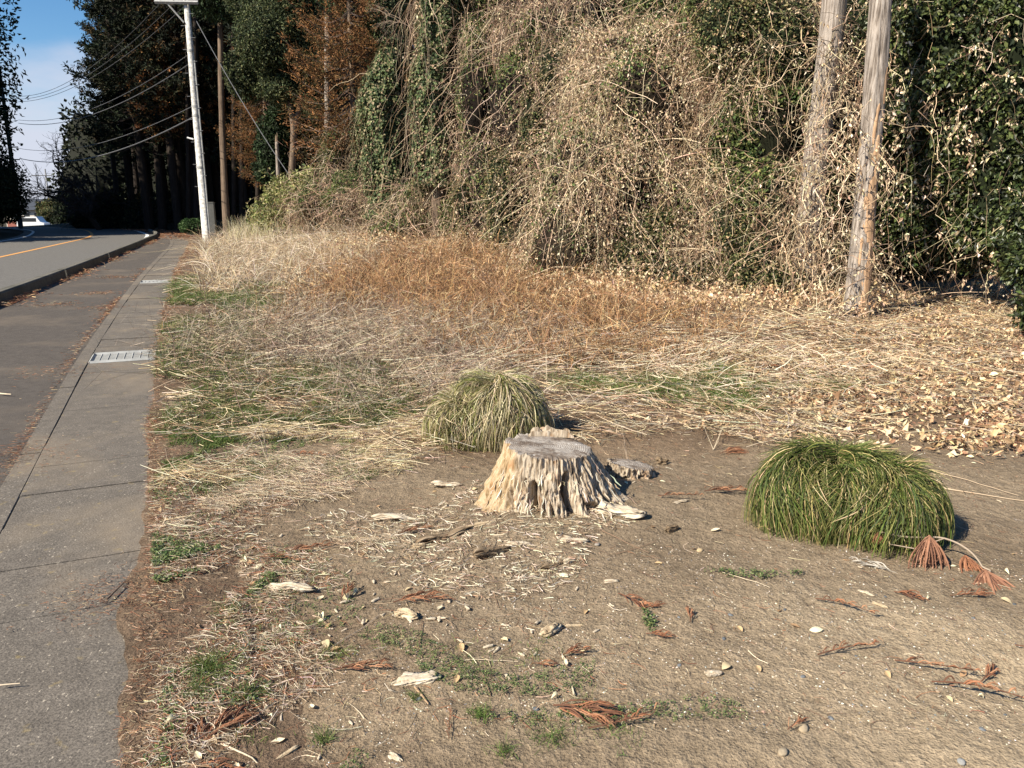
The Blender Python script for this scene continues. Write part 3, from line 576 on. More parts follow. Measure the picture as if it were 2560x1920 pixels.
for r, (Y0, xa, xb, n) in enumerate([(60, 345, 620, 8), (66, 262, 760, 14), (78, 250, 900, 14), (47, 545, 900, 4), (38, 900, 1500, 5), (30, 1250, 2300, 6), (42, 1300, 2400, 6), (58, 700, 1500, 7)]):
    for k in range(n):
        vx = xa + (xb - xa) * (k + tree_rng.uniform(.1, .9)) / n; Y = Y0 + tree_rng.uniform(-3, 3.5); p = at(vx, 480, Y); z_ = 0 if vx < 400 else 1 if vx < 640 else 2 if vx < 1200 else 3; plant(int(tree_rng.choice([0, 1, 2, 4, 1])), p[0], Y, ['dark cedar in the shaded wood left of the white pole, behind the edge trees', 'dark cedar in the shaded wood between the white pole and the forked tree', 'dark cedar of the wood behind the ivy covered trunks and thickets', 'dark cedar of the wood behind the vine mounds and the evergreen shrub'][z_], ['dark cedars left of the white pole', 'dark cedars right of the white pole', 'dark cedars behind the ivy', 'dark cedars behind the vine mounds'][z_], tree_rng.uniform(.85, 1.15))
# saplings of brown foliage in the middle: two nearer cedars with rusty foliage
BP = cedar_proto('cedar_tree', 'brown', 13.5, 2.6, 2.5, 260, 106, .15, 3.4, .13, 'trunkbrown'); p = at(770, 480, 29); BP.location = (p[0], 29, .3); tag(BP, 'cedar with rusty brown hanging foliage beside the ivy covered trunks', 'tree')
b2 = copy_tree(BP); p = at(845, 480, 31); b2.location = (p[0], 31, .3); b2.rotation_euler = (0, 0, 2.2); tag(b2, 'rusty cedar behind and right of the other rusty one, above the ivy columns', 'tree')
b3 = copy_tree(BP); p = at(590, 480, 44); b3.location = (p[0], 44, .2); b3.rotation_euler = (0, 0, 4.2); tag(b3, 'olive brown young cedar between the broken trunk and the forked trunk', 'tree')
b4 = copy_tree(BP); p = at(1330, 480, 22); b4.location = (p[0], 22, .3); b4.rotation_euler = (0, 0, 1.1); tag(b4, 'brown cedar foliage showing over the top of the dry vine mound', 'tree')
# dark wood far behind, reads as one mass
def far_wood():
    A = Acc(); L = []
    for x in np.arange(-57, 75, 6.5):
        yy = 92 + 5 * math.sin(x); L.append((x + 12 if x < 0 else x + 12, yy, 4 - 2, 5.5, 4, 8 + 1.5 * math.sin(x * 2.3)))
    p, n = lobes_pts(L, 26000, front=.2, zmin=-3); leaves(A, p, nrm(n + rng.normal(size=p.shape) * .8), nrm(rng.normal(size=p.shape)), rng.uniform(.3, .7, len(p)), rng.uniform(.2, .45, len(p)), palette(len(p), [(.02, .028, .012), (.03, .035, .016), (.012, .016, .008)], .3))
    lobes_core(A, L, .92, (.012, .014, .008)); A.obj('distant_wood', M['needle'], kind='stuff')
    A = Acc(); L = []  # bushes added in dark colours for the darkness beneath the canopy
    for k in range(26):
        vx = tree_rng.uniform(215, 640); Y = tree_rng.uniform(58, 74); q = at(vx, 480, Y); L.append((q[0], Y, float(drop(Y)) + .3, tree_rng.uniform(1.2, 2.6), 1.5, tree_rng.uniform(.8, 2.6)))
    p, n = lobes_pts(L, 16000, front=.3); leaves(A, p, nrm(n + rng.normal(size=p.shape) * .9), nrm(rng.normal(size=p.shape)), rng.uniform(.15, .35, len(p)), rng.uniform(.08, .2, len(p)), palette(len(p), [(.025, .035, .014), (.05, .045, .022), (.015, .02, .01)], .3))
    lobes_core(A, L, .85, (.012, .014, .008)); A.obj('dark_understory', M['needle'], kind='stuff')
far_wood()
def leafy_tree(name, label, lobes, n, pal, ls, trunk=None, tmat='trunkshade', mat='leaf', core=(.015, .02, .01), cf=.72, group=None, cat='tree', trr=(.2, .1), front=None, extra=None):
    b = trunk[0] if trunk else (lobes[0][0], lobes[0][1], 0); E = empty(name, (b[0], b[1], float(H(b[0], b[1]))), label=label, cat=cat, group=group); o = np.array(E.location); A = Acc(); p, nn = lobes_pts(lobes, n, (.75, 1.08), front)
    leaves(A, p, nrm(nn * .5 + rng.normal(size=p.shape) * .7 + [0, 0, -.25]), nrm(nn + rng.normal(size=p.shape) * .5), rng.uniform(.6, 1.3, len(p)) * ls, rng.uniform(.35, .65, len(p)) * ls, palette(len(p), pal, .25))
    A.obj('crown' if cat == 'tree' else 'foliage', M[mat], E, origin=o, kind='stuff')
    if core is not None: K = Acc(); lobes_core(K, lobes, cf, core); K.obj('dark_core', M['core'], E, True, origin=o, kind='stuff')
    if trunk: T = Acc(); trunk_acc(T, trunk, trr, 10, .12); [trunk_acc(T, e[0], e[1], 8, .12) for e in (extra or [])]; T.obj('trunk', M[tmat], E, True, origin=o)
    return E
# broad evergreens on the far side of the road (their shade falls over the bend)
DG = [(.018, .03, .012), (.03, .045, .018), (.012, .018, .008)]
def evergreen(x, y, h, r, label, group, n):
    L = [(x, y, h * .62, r, r, h * .36), (x + r * .5, y - r * .3, h * .40, r * .6, r * .6, h * .22), (x - r * .4, y + .5, h * .45, r * .7, r * .7, h * .25), (x + r * .2, y, h * .85, r * .7, r * .7, h * .2), (x, y, h * .18, r * .8, r * .8, h * .17)]  # lowest lobe added to keep the cast shade unbroken
    return leafy_tree('evergreen_tree', label, L, n, DG, .34, [(x, y, -.3), (x + .1, y, h * .3), (x, y, h * .7)], group=group, cf=.8, trr=(.3, .12))
evergreen(-36.2, 51, 18, 4.6, 'dark leafy evergreen rising out of frame at the far left beside the road', None, 14000)
leafy_tree('evergreen_bush', 'dark round evergreen bush at the foot of the left roadside tree', [lobe(-8, 400, 49, 50, 60), lobe(10, 440, 50, 34, 36)], 4000, DG, .22, cat='bush')
for k, (x, y, h) in enumerate([(-37.5, 39.5, 22), (-43, 38, 23), (-50, 40, 25), (-46, 46, 25), (-44, 52, 25), (-54, 47, 26), (-32.6, 33.2, 8.5), (-49, 60, 26), (-56, 54, 26), (-57, 66, 27), (-64, 60, 27)]): evergreen(x, y, h, 4.8, 'tall dark evergreen of the roadside grove beyond the left frame edge', 'evergreens of the roadside grove', 5000)
# lit broadleaf with the forked trunk
f0 = at(632, 470, 36); fz = at(634, 270, 36)[2]; fl_ = at(612, 190, 36); fr_ = at(652, 190, 36.4)
OL = [(.05, .07, .028), (.085, .10, .042), (.03, .042, .017), (.13, .14, .06)]
leafy_tree('broadleaf_tree', 'grey green broadleaf tree with a forked trunk and a rounded sunlit crown', [lobe(575, 90, 36, 62, 62), lobe(535, 165, 36.5, 42, 45), lobe(630, 20, 37, 60, 60), lobe(665, 110, 37, 45, 60), lobe(605, 190, 36, 42, 30), lobe(560, 10, 38, 60, 60)], 26000, OL, .14,
           [tuple(f0 - [0, 0, .5]), (f0[0] + .05, 36, fz * .5), (at(634, 270, 36)[0], 36, fz), tuple(fl_)], 'trunkbrown', cf=.74, trr=(.2, .17, .15, .12), extra=[([tuple(at(634, 275, 36)), tuple(at(645, 240, 36.1)), tuple(fr_), tuple(at(665, 120, 37))], (.13, .12, .1, .08))])
leafy_tree('broadleaf_tree', 'low dark green broadleaf tree behind the forked trunk', [lobe(590, 320, 39, 34, 50), lobe(615, 270, 39, 30, 45), lobe(670, 250, 40, 40, 60), lobe(575, 370, 41, 24, 22)], 10000, [(.03, .05, .02), (.045, .075, .03), (.02, .03, .012)], .2, [tuple(at(600, 470, 39.5)), tuple(at(600, 350, 39.5))])
leafy_tree('broadleaf_tree', 'dark broadleaf crown at the top edge above the rusty cedars', [lobe(760, -10, 33, 70, 50), lobe(850, 20, 32, 60, 50), lobe(480, -20, 42, 90, 60)], 9000, [(.04, .065, .025), (.025, .04, .016)], .2, [tuple(at(800, 470, 33)), tuple(at(795, 0, 33))])
# bare trunks
def bare_trunk(pts, radii, mat, label, jag=True, name='dead_tree'):
    o = np.array(pts[0], float); E = empty(name, o, label=label, cat='tree'); A = Acc(); trunk_acc(A, pts, radii, 14, .12, int(abs(o[0] * 10)))
    A.obj('trunk', M[mat], E, True, origin=o)
    if jag:
        A = Acc(); t = np.array(pts[-1], float); r = radii[-1]
        for k in range(7): a = k * .9; tube(A, [t + [r * .7 * math.cos(a), r * .7 * math.sin(a), -.1], t + [r * .5 * math.cos(a), r * .5 * math.sin(a), .1 + .35 * rng.random()]], [r * .4, .01], (.3, .22, .15), 4)
        A.obj('splintered_top', M['stem'], E, origin=o, kind='stuff')
    return E
def gp(vx, vy, Y): p = at(vx, vy, Y); p[2] = float(H(p[0], Y)) - .1; return tuple(p)
bare_trunk([gp(488, 480, 42), tuple(at(483, 350, 42)), tuple(at(478, 200, 42)), tuple(at(476, 55, 42))], (.19, .16, .15, .13), 'trunkbrown', 'bare dead trunk with a broken top right of the white pole')
bare_trunk([gp(604, 460, 38), tuple(at(601, 380, 38)), tuple(at(598, 306, 38))], (.11, .095, .08), 'trunkgrey', 'thin pale broken trunk left of the forked tree')
bare_trunk([gp(555, 455, 45), tuple(at(557, 380, 45)), tuple(at(560, 260, 45))], (.15, .14, .1), 'trunkshade', 'slim dark trunk between the broken trunk and the forked tree', False)
bare_trunk([gp(712, 470, 34), tuple(at(708, 300, 34)), tuple(at(707, -30, 34))], (.14, .13, .10), 'trunkgrey', 'pale bare trunk rising behind rusty cedar foliage to the top edge', False)
bare_trunk([gp(352, 488, 55), tuple(at(345, 330, 55)), tuple(at(318, 60, 55)), tuple(at(306, -60, 55))], (.26, .22, .18, .15), 'trunkshade', 'leaning dark cedar trunk left of the white pole', False, 'bare_stemmed_tree')
bare_trunk([gp(385, 488, 54), tuple(at(381, 330, 54)), tuple(at(376, 100, 54)), tuple(at(373, -60, 54))], (.25, .2, .18, .15), 'trunkshade', 'straight greyish cedar trunk close left of the white pole', False)
for vx, r_, lab in ((505, .13, 'nearer the broken trunk'), (522, .12, 'between the broken trunk and the slim one'), (424, .18, 'immediately behind the white pole'), (406, .14, 'just left of the white pole base')): bare_trunk([gp(vx, 480, 52), tuple(at(vx, 300, 52)), tuple(at(vx - 3, -60, 52))], (r_ * 1.2, r_, r_ * .8), 'trunkshade', 'straight dark trunk in the wood ' + lab, False)
# leafless trees
def bare_tree(loc, h, label, seed, c=(.07, .055, .045), spread=.55, depth=5, r0=.12, lean=(0, 0), nb=3):
    r = np.random.default_rng(seed); E = empty('leafless_tree', loc, label=label, cat='tree'); A = Acc()
    def grow(p, d, L, rad, k):
        m = 4; P = [p]; dd = d.copy()
        for _ in range(m): dd = nrm(dd + r.normal(size=3) * .16); P.append(P[-1] + dd * L / m)
        tubes(A, np.array([P]), np.array([np.linspace(rad, rad * .62, m + 1)]), np.array([c]), 4 if k > 2 else 3)
        if k == 0: return
        for _ in range(nb if k < depth else nb + 1): q = P[r.integers(2, m + 1)]; grow(q, nrm(dd + r.normal(size=3) * spread), L * r.uniform(.6, .85), rad * .58, k - 1)
    grow(np.zeros(3), nrm(np.array([lean[0], lean[1], 1.0])), h * .28, r0, depth); link('trunk_and_branches', A.mesh('bare'), M['stem'], E); return E
p = at(215, 490, 56); bare_tree((p[0], 56, .0), 8.5, 'leafless cherry tree arching out of the dark wood toward the sky at the bend', 3, (.045, .035, .03), .6, 6, .22, (-.75, -.1))
p = at(250, 490, 60); bare_tree((p[0], 60, .0), 9, 'second leafless tree in front of the dark wood at the bend', 4, (.03, .025, .022), .6, 6, .2, (-.4, -.1))
p = at(92, 470, 140); bare_tree((p[0], 140, -2.3), 9, 'small pale leafless tree beyond the bend left of the distant pole', 6, (.24, .19, .16), .4, 5, .12)
leafy_tree('evergreen_bush', 'sunlit olive garden trees beyond the bend beside the distant pole', [lobe(108, 450, 125, 14, 16), lobe(92, 452, 126, 10, 14), lobe(125, 446, 122, 20, 18), lobe(104, 465, 118, 18, 12)], 5000, [(.09, .10, .04), (.06, .08, .03), (.16, .13, .05)], .4, cat='bush')
leafy_tree('evergreen_bush', 'dark clipped bushes along the outside of the bend', [lobe(150, 460, 84, 26, 34), lobe(185, 465, 80, 30, 40), lobe(215, 470, 76, 30, 40), lobe(126, 480, 84, 12, 14)], 6000, DG, .3, cat='bush')
leafy_tree('evergreen_bush', 'low leafy green bush at the foot of the wood left of the pole', [lobe(412, 490, 44, 20, 12), lobe(425, 486, 44, 12, 10)], 2500, [(.04, .08, .025), (.07, .12, .04)], .16, cat='bush')
# ================================================================ utility poles and wires
def pole(x, y, z0, h, r0, r1, label, mat='polec', far=False):
    E = empty('utility_pole', (x, y, z0), label=label, cat='utility pole'); A = Acc(); tube(A, [(0, 0, -.3), (0, 0, h * .5), (0, 0, h)], [r0, (r0 + r1) / 2, r1], m=24); link('shaft', A.mesh('shaft', True), M[mat], E); return E
pb = at(447, 526, 34.8); PX, PY = pb[0], 34.8; PZ = float(H(PX, PY))
UP = pole(PX, PY, 0, 12.2, .175, .105, 'white concrete utility pole with a crossarm standing in dry grass at the lot corner')
def rel(p): return np.array(p) - [PX, PY, 0]
zc = at(400, 8, 34.8)[2]
xa, xb_ = rel(at(334, 3, 34.6))[0], rel(at(426, 15, 34.6))[0]
arm = Acc(); bar(arm, (xa, -.19, zc + .03), (xb_ + .05, -.19, zc - .0), .11, .1); link('crossarm', arm.mesh('crossarm'), M['galv'], UP)
a = Acc(); bar(a, (-.75, -.17, zc), (-.12, -.14, zc - .75), .045, .04); link('arm_brace', a.mesh('brace'), M['galv'], UP)
ins = Acc(); tube(ins, [(0, 0, 0), (0, 0, .05), (0, 0, .06), (0, 0, .11), (0, 0, .12), (0, 0, .19)], [.02, .02, .055, .045, .06, .03], m=10); im = ins.mesh('insulator', True)
for f in (.12, .42, .70): link('insulator', im, M['ceramic'], UP, (xa + (xb_ - xa) * f, -.19, zc + .06))
for z in (at(430, 110, 34.8)[2], at(430, 230, 34.8)[2], at(430, 250, 34.8)[2], zc, 3.2): a = Acc(); r = .175 - .07 * z / 12.2 + .012; tube(a, [(0, 0, z - .04), (0, 0, z + .04)], r, m=20); link('band', a.mesh('band'), M['galv'], UP)
stepm = Acc(); tube(stepm, [(0, 0, 0), (.17, 0, 0), (.17, 0, .02)], .011, m=5); sm = stepm.mesh('step')
for k in range(16): z = 2.4 + k * .46; sd = 1 if k % 2 else -1; link('step_bolt', sm, M['wire'], UP, ((.13) * sd * .8, -.10, z), (0, 0, 0 if sd > 0 else PI))
a = Acc(); tube(a, [(.19, -.06, -.1), (.185, -.06, 3.0), (.15, -.05, 7.5)], .03, m=8); link('conduit', a.mesh('conduit'), M['galv'], UP)
a = Acc(); tube(a, [(-.16, -.1, 4.35), (-.42, -.1, 4.42)], .035, m=8); link('peg', a.mesh('peg'), M['ceramic'], UP)
a = Acc(); box(a, -.16, .16, -.09, .09, -.2, 1.72); box(a, -.18, .18, -.11, .11, 1.72, 1.76); q = at(461, 520, 35.6); link('marker_cabinet', a.mesh('cab'), M['greybox'], None, (q[0], 35.6, 0), label='slim grey upright box right behind the white concrete pole', cat='cabinet')
qb = at(42, 470, 60); LX = qb[0]; LP = pole(LX, 60, 0, 11.5, .17, .11, 'dark utility pole beside the left roadside fence, seen against the sky', 'greybox')
for vy in (345, 318): a = Acc(); z = at(42, vy, 60)[2]; bar(a, (0, -.15, z), (.7, -.15, z), .06, .06); link('bracket', a.mesh('bracket'), M['wire'], LP)
DX = at(108, 450, 150)[0]; DP = pole(DX, 150, -3, at(108, 365, 150)[2] + 3, .17, .12, 'distant utility pole with crossarms beyond the bend', 'wire')
for vy, wd in ((379, 2.6), (409, 1.6), (420, 1.6)): a = Acc(); z = at(108, vy, 150)[2] + 3; bar(a, (-wd, -.2, z), (wd * .5, -.2, z), .12, .12); link('crossarm', a.mesh('arm'), M['wire'], DP)
def wire(a, b, sag, label, group=None, r=.013):
    a, b = np.array(a, float), np.array(b, float); t = np.linspace(0, 1, 22)[:, None]; P = a + (b - a) * t; P[:, 2] -= 4 * sag * (t * (1 - t))[:, 0]; A = Acc(); tube(A, P - a, r, m=4); link('overhead_wire', A.mesh('wire'), M['wire'], None, a, label=label, cat='wire', group=group)
tops = [(345, 8, 42, 208), (372, 11, 40, 214), (398, 14, 38, 220)]
for (a1, b1_, a2, b2_), lab in zip(tops, ('highest overhead wire from the crossarm tip across the road', 'middle one of three wires from the crossarm across the road', 'lowest of three wires from the crossarm across the road')): wire(at(a1, b1_, 34.6), at(a2, b2_, 60), .9, lab)
wire(at(414, 113, 34.7), at(40, 259, 60), .9, 'upper cable of the pair clamped high on the white pole'); wire(at(415, 134, 34.7), at(40, 266, 60), .9, 'lower cable of the pair clamped high on the white pole', r=.018)
wire(at(423, 226, 34.7), at(38, 320, 60), .8, 'upper cable of the low pair on the white pole'); wire(at(423, 250, 34.7), at(42, 342, 60), .9, 'lowest thick cable between the white pole and the left pole', r=.024)
wire(at(424, 45, 34.9), at(640, 400, 33), .25, 'stay wire slanting from the white pole down into the thicket', r=.016)
for vy, vy2, lab in ((340, 381, 'upper'), (348, 383, 'middle'), (360, 386, 'lower')): wire(at(44, vy, 60), at(104, vy2, 150), 1.6, lab + ' thin wire from the left pole to the distant pole')
# ================================================================ left side: board fence, house, car
FE = empty('board_fence', (*offs(-5.6)[np.argmin(abs(offs(-5.6)[:, 1] - 44))], 0), label='dark weathered board fence along the left verge of the road', cat='fence'); fo = np.array(FE.location)
fp = offs(-5.4); fd = np.concatenate([[0], np.cumsum(np.linalg.norm(np.diff(fp, axis=0), axis=1))]); s0 = np.interp(33, fp[:, 1], fd); s1 = np.interp(57, fp[:, 1], fd); s = s0; k = 0
while s < s1:
    x, y = np.interp(s, fd, fp[:, 0]), np.interp(s, fd, fp[:, 1]); x2, y2 = np.interp(s + .17, fd, fp[:, 0]), np.interp(s + .17, fd, fp[:, 1]); h = 1.55 + .12 * rng.random() + (.25 if k % 9 == 0 else 0); dz = .05 * rng.random(); a = Acc(); bar(a, ((x + x2) / 2, (y + y2) / 2 + dz, -.05), ((x + x2) / 2 + .01, (y + y2) / 2 + dz, h), .17 if k % 9 else .22, .03)
    a.obj('board' if k % 9 else 'post', M['weedboard'], FE, origin=fo); s += .20; k += 1
A = Acc()
hx, hy, hz = at(62, 450, 165)[0], 165.0, -3.2
HE = empty('house', (hx, hy, hz), label='far house with a dark tiled roof and cream wall beyond the bend', cat='house')
a = Acc(); box(a, -5, 3.6, 0, 7, 0, 4.3); link('wall', a.mesh('wall'), M['cream'], HE); a = Acc(); box(a, -4.8, 3.3, -.06, 0, .5, 2.2); link('red_panel', a.mesh('redp'), M['redbrick'], HE)
a = Acc(); V = [(-5.8, -.8, 4.3), (4.4, -.8, 4.3), (4.4, 7.8, 4.3), (-5.8, 7.8, 4.3), (-4.2, 3.5, 6.6), (3.0, 3.5, 6.6)]; a.add(V, [(0, 1, 5, 4), (2, 3, 4, 5), (0, 3, 2, 1)], [(1, 2, 5), (3, 0, 4)]); link('roof', a.mesh('roof'), M['rooftile'], HE)
for x in (-3.4, -.6, 1.6): a = Acc(); box(a, x - .6, x + .6, -.03, 0, 2.6, 3.7); wf = link('window', a.mesh('win'), M['glass'], HE)
CX_, CY_ = at(72, 478, 110)[0], 110.0; CE = empty('parked_car', (CX_, CY_, float(drop(110)) - .0 + .0), label='small white van parked beyond the bend at the far left', cat='van'); ce = [(-1.9, .35), (-1.9, 1.1), (-1.55, 1.85), (.9, 1.9), (1.35, 1.2), (1.85, 1.0), (1.9, .35)]
a = Acc(); V = [(x, y, z) for y in (-.75, .75) for x, z in ce]; m = len(ce); a.add(V, [(i, (i + 1) % m, m + (i + 1) % m, m + i) for i in range(m)], [(0, i + 1, i) for i in range(1, m - 1)] + [(m, m + i, m + i + 1) for i in range(1, m - 1)]); link('body', a.mesh('body'), M['carwhite'], CE)
a = Acc(); box(a, -1.45, .85, -.76, -.751, 1.2, 1.7); link('side_window', a.mesh('sw'), M['glass'], CE)
for x in (-1.2, 1.2): a = Acc(); tube(a, [(x, -.8, .3), (x, -.55, .3)], .3, m=16); link('wheel', a.mesh('wheel'), M['rubber'], CE)
# ================================================================ vine covered masses
TAN = [(.62, .49, .33), (.50, .38, .24), (.74, .62, .44), (.38, .27, .17), (.26, .175, .10)]
TANW = [.30, .25, .18, .17, .10]
STR = [(.42, .31, .20), (.56, .45, .30), (.27, .18, .11), (.15, .10, .065)]
RED = [(.26, .17, .11), (.34, .24, .16), (.18, .12, .08), (.44, .34, .24)]
GRN = [(.075, .11, .03), (.12, .155, .045), (.04, .065, .02), (.18, .19, .06)]
def strands(A, P0, N0, n, L, R, pal, lobes, K=7, grav=.8, wander=.55, pull=True, wide=1.0):
    P = [P0]; d = nrm(rng.normal(size=P0.shape) + N0 * .4 + [0, 0, -grav]); L = np.asarray(L)[:, None]
    for k in range(K - 1):
        d = nrm(d + rng.normal(size=d.shape) * wander + [0, 0, -grav * .28]); P.append(P[-1] + d * L / (K - 1))
    P = np.stack(P, 1)
    h = H(P[..., 0], P[..., 1]); P[..., 2] = np.maximum(P[..., 2], h + .02)
    R = np.asarray(R)[:, None] * np.linspace(1, .55, K)[None]
    tubes(A, P, R * wide, palette(len(P0), pal, .22), 3)
    return P
def vine_mass(name, label, lobes, nl, ns, lpal, spal, lw=None, ls=.06, sr=.0045, SL=(.5, 1.6), core=(.05, .035, .02), grn=0, cf=.80, front=.35, hang=1.0, gpal=GRN, cat='vine thicket', smat='stem', lmat='leaf', arch=0, grav=1.0, wander=.5, void=-.08, fuzz=(.86, 1.10)):
    b = lobes[0]; E = empty(name, (b[0], b[1], float(H(b[0], b[1]))), label=label, cat=cat); o = np.array(E.location)
    A = Acc(); lobes_core(A, lobes, cf, core); A.obj('dark_core', M['core'], E, True, origin=o, kind='stuff')
    p, n = lobes_pts(lobes, ns, fuzz, front); kk = vn(p[:, 0] * 1.3, p[:, 1] * 1.3, p[:, 2] * 1.1, 73) + .28 * rng.normal(size=len(p)) > void; p, n = p[kk], n[kk]
    A = Acc(); W = strands(A, p, n, len(p), rng.uniform(*SL, len(p)), rng.uniform(.5, 1.3, len(p)) * sr, spal, lobes, grav=grav, wander=wander); 
    if arch:   # long canes arching out of the mass
        p2, n2 = lobes_pts(lobes, arch, (.95, 1.02), front); m = len(p2); t = np.linspace(0, 1, 9)[None, :, None]; L = rng.uniform(.8, 2.6, (m, 1, 1)); dd = nrm(n2 * .35 + rng.normal(size=n2.shape) * [.9, .35, .5] + [0, 0, .35])[:, None]
        P = p2[:, None] - dd * L * .35 + dd * L * t - np.array([0, 0, 1]) * L * .55 * t ** 2 + .05 * np.cumsum(rng.normal(size=(m, 9, 3)), 1) * .5
        P[..., 2] = np.maximum(P[..., 2], H(P[..., 0], P[..., 1]) + .02); tubes(A, P, rng.uniform(.8, 1.7, (m, 1)) * sr * np.linspace(1.15, .4, 9)[None], palette(m, spal, .25), 3)
    A.obj('tangled_stems', M[smat], E, origin=o, kind='stuff')
    # leaves: on the stems and over the outside
    q, qn = lobes_pts(lobes, nl // 2, (.9, 1.08), front); i = rng.integers(0, len(W), nl - len(q)); k = rng.integers(1, W.shape[1], len(i)); wp = W[i, k] + rng.normal(size=(len(i), 3)) * .03
    clump = vn(q[:, 0] * 1.6, q[:, 1] * 1.6, q[:, 2] * 1.2, 71) + rng.normal(size=len(q)) * .35; keep = (clump > -.2) & (vn(q[:, 0] * 1.3, q[:, 1] * 1.3, q[:, 2] * 1.1, 73) > void - .3); q, qn = q[keep], qn[keep]
    pos = np.concatenate([wp, q]); nn_ = np.concatenate([np.repeat([[0, -1, .2]], len(wp), 0), qn]); m = len(pos)
    A = Acc(); leaves(A, pos, nrm(rng.normal(size=(m, 3)) * .75 + [0, 0, -hang]), nrm(nn_ + rng.normal(size=(m, 3)) * .8), rng.uniform(.45, 1.45, m) * ls, rng.uniform(.25, .7, m) * ls, palette(m, lpal, .2, lw), .3)
    A.obj('dead_leaves' if lpal is not GRN else 'leaves', M[lmat], E, origin=o, kind='stuff')
    if grn:
        q, qn = lobes_pts(lobes, grn, (.84, 1.03), front); c = vn(q[:, 0] * 1.1, q[:, 1] * 1.1, q[:, 2] * 1.1, 72) + .25 * rng.normal(size=len(q)); q, qn = q[c > .02], qn[c > .02]; m = len(q)
        A = Acc(); leaves(A, q, nrm(rng.normal(size=(m, 3)) + [0, 0, -.3]), nrm(qn + rng.normal(size=(m, 3)) * .6), rng.uniform(.05, .09, m), rng.uniform(.03, .055, m), palette(m, gpal, .25), .15); A.obj('green_leaves', M['leaf'], E, origin=o, kind='stuff')
    return E
# the great dry mound
vine_mass('vine_mound', 'great sunlit mound of dry tan kudzu vines in the middle of the overgrown edge',
    [lobe(1240, 560, 15.2, 120, 120, 1.2), lobe(1330, 430, 15.4, 160, 170, 1.4), lobe(1400, 270, 15.8, 150, 170, 1.4), lobe(1440, 140, 16.2, 160, 90, 1.3), lobe(1500, 500, 15.0, 150, 180, 1.3), lobe(1190, 610, 15.6, 90, 70, 1.0), lobe(1590, 330, 15.3, 120, 160, 1.2), lobe(1480, 600, 14.6, 120, 70, 1.0), lobe(1340, 610, 14.8, 130, 60, 1.0), lobe(1540, 230, 15.8, 120, 130, 1.2), lobe(1300, 250, 17, 90, 160, 1.0), lobe(1420, 560, 14.6, 100, 80, .9)],
    80000, 12500, TAN, STR, TANW, .054, .0042, (.4, 1.9), (.016, .012, .008), 20000, arch=420, grav=1.3, wander=.42, fuzz=(.86, 1.16))
vine_mass('vine_thicket', 'dense tangle of bare vine stems with green leaves left of the weathered tree trunks',
    [lobe(1640, 330, 14.6, 130, 230, 1.0), lobe(1700, 500, 13.8, 120, 150, 1.0), lobe(1600, 560, 14.2, 130, 90, .9), lobe(1560, 420, 14.9, 120, 120, .8), lobe(1790, 560, 13.6, 70, 100, .7)],
    11000, 7500, TAN, STR, TANW, .050, .0048, (.4, 1.5), (.014, .015, .008), 50000, void=.16, arch=420, cf=.84)
vine_mass('vine_curtain', 'curtain of dry vines and green leaves hanging from the top edge, right of centre',
    [lobe(1600, 30, 15.4, 140, 130, 1.1), lobe(1720, 150, 15.0, 90, 150, .9), lobe(1500, 20, 16.6, 140, 90, 1.1), lobe(1560, 150, 15.8, 90, 90, .8)],
    15000, 5000, TAN, STR, TANW, .06, .0045, (.5, 2.0), (.014, .015, .008), 36000, void=.06, arch=260)
vine_mass('vine_thicket', 'reddish brown tangle of hanging dry vines between the ivy covered trunk and the tan mound',
    [lobe(1040, 230, 20.5, 55, 150, 1.0), lobe(1085, 400, 19.5, 85, 110, 1.1), lobe(1130, 260, 19.5, 80, 150, 1.0), lobe(1170, 110, 20, 85, 110, 1.1), lobe(1055, 90, 21.5, 45, 70, .8), lobe(1110, 480, 19.2, 110, 60, 1.0), lobe(1270, 60, 20, 90, 100, 1.0), lobe(1010, 0, 22, 60, 70, .8), lobe(1110, -20, 21, 80, 70, .9), lobe(1230, 170, 19.5, 70, 110, 1.0), lobe(1220, -20, 21, 90, 60, .9)],
    26000, 12000, TAN, RED, TANW, .056, .0050, (.6, 2.4), (.012, .009, .007), 34000, void=.04, arch=240, grav=1.3, wander=.4, fuzz=(.84, 1.16))
vine_mass('vine_thicket', 'brown and green thicket at the foot of the two ivy covered trunks',
    [lobe(780, 440, 26, 80, 60, 1.4), lobe(860, 450, 25, 80, 60, 1.4), lobe(940, 450, 22.5, 80, 70, 1.2), lobe(1000, 465, 21.5, 70, 60, 1.2), lobe(725, 350, 29, 32, 70, 1.0), lobe(690, 430, 29, 40, 40, 1.0), lobe(900, 490, 22, 90, 50, 1.2), lobe(700, 450, 28, 60, 50, 1.2)],
    14000, 6500, [(.40, .30, .19), (.5, .40, .26), (.28, .19, .11)], RED, None, .065, .0068, (.5, 1.8), (.035, .032, .018), 46000, arch=160)
vine_mass('dwarf_bamboo', 'low olive green dwarf bamboo thicket at the edge of the wood beneath the forked tree',
    [lobe(640, 440, 31, 60, 45, 1.2), lobe(700, 430, 30, 60, 60, 1.2), lobe(760, 450, 28.5, 60, 50, 1.0), lobe(600, 465, 32, 50, 24, 1.0)],
    22000, 3000, [(.30, .29, .11), (.20, .22, .07), (.42, .38, .19), (.12, .15, .05)], STR, None, .15, .006, (.3, .9), (.06, .06, .025), 0, cat='bamboo thicket', hang=-.2, lmat='blade')
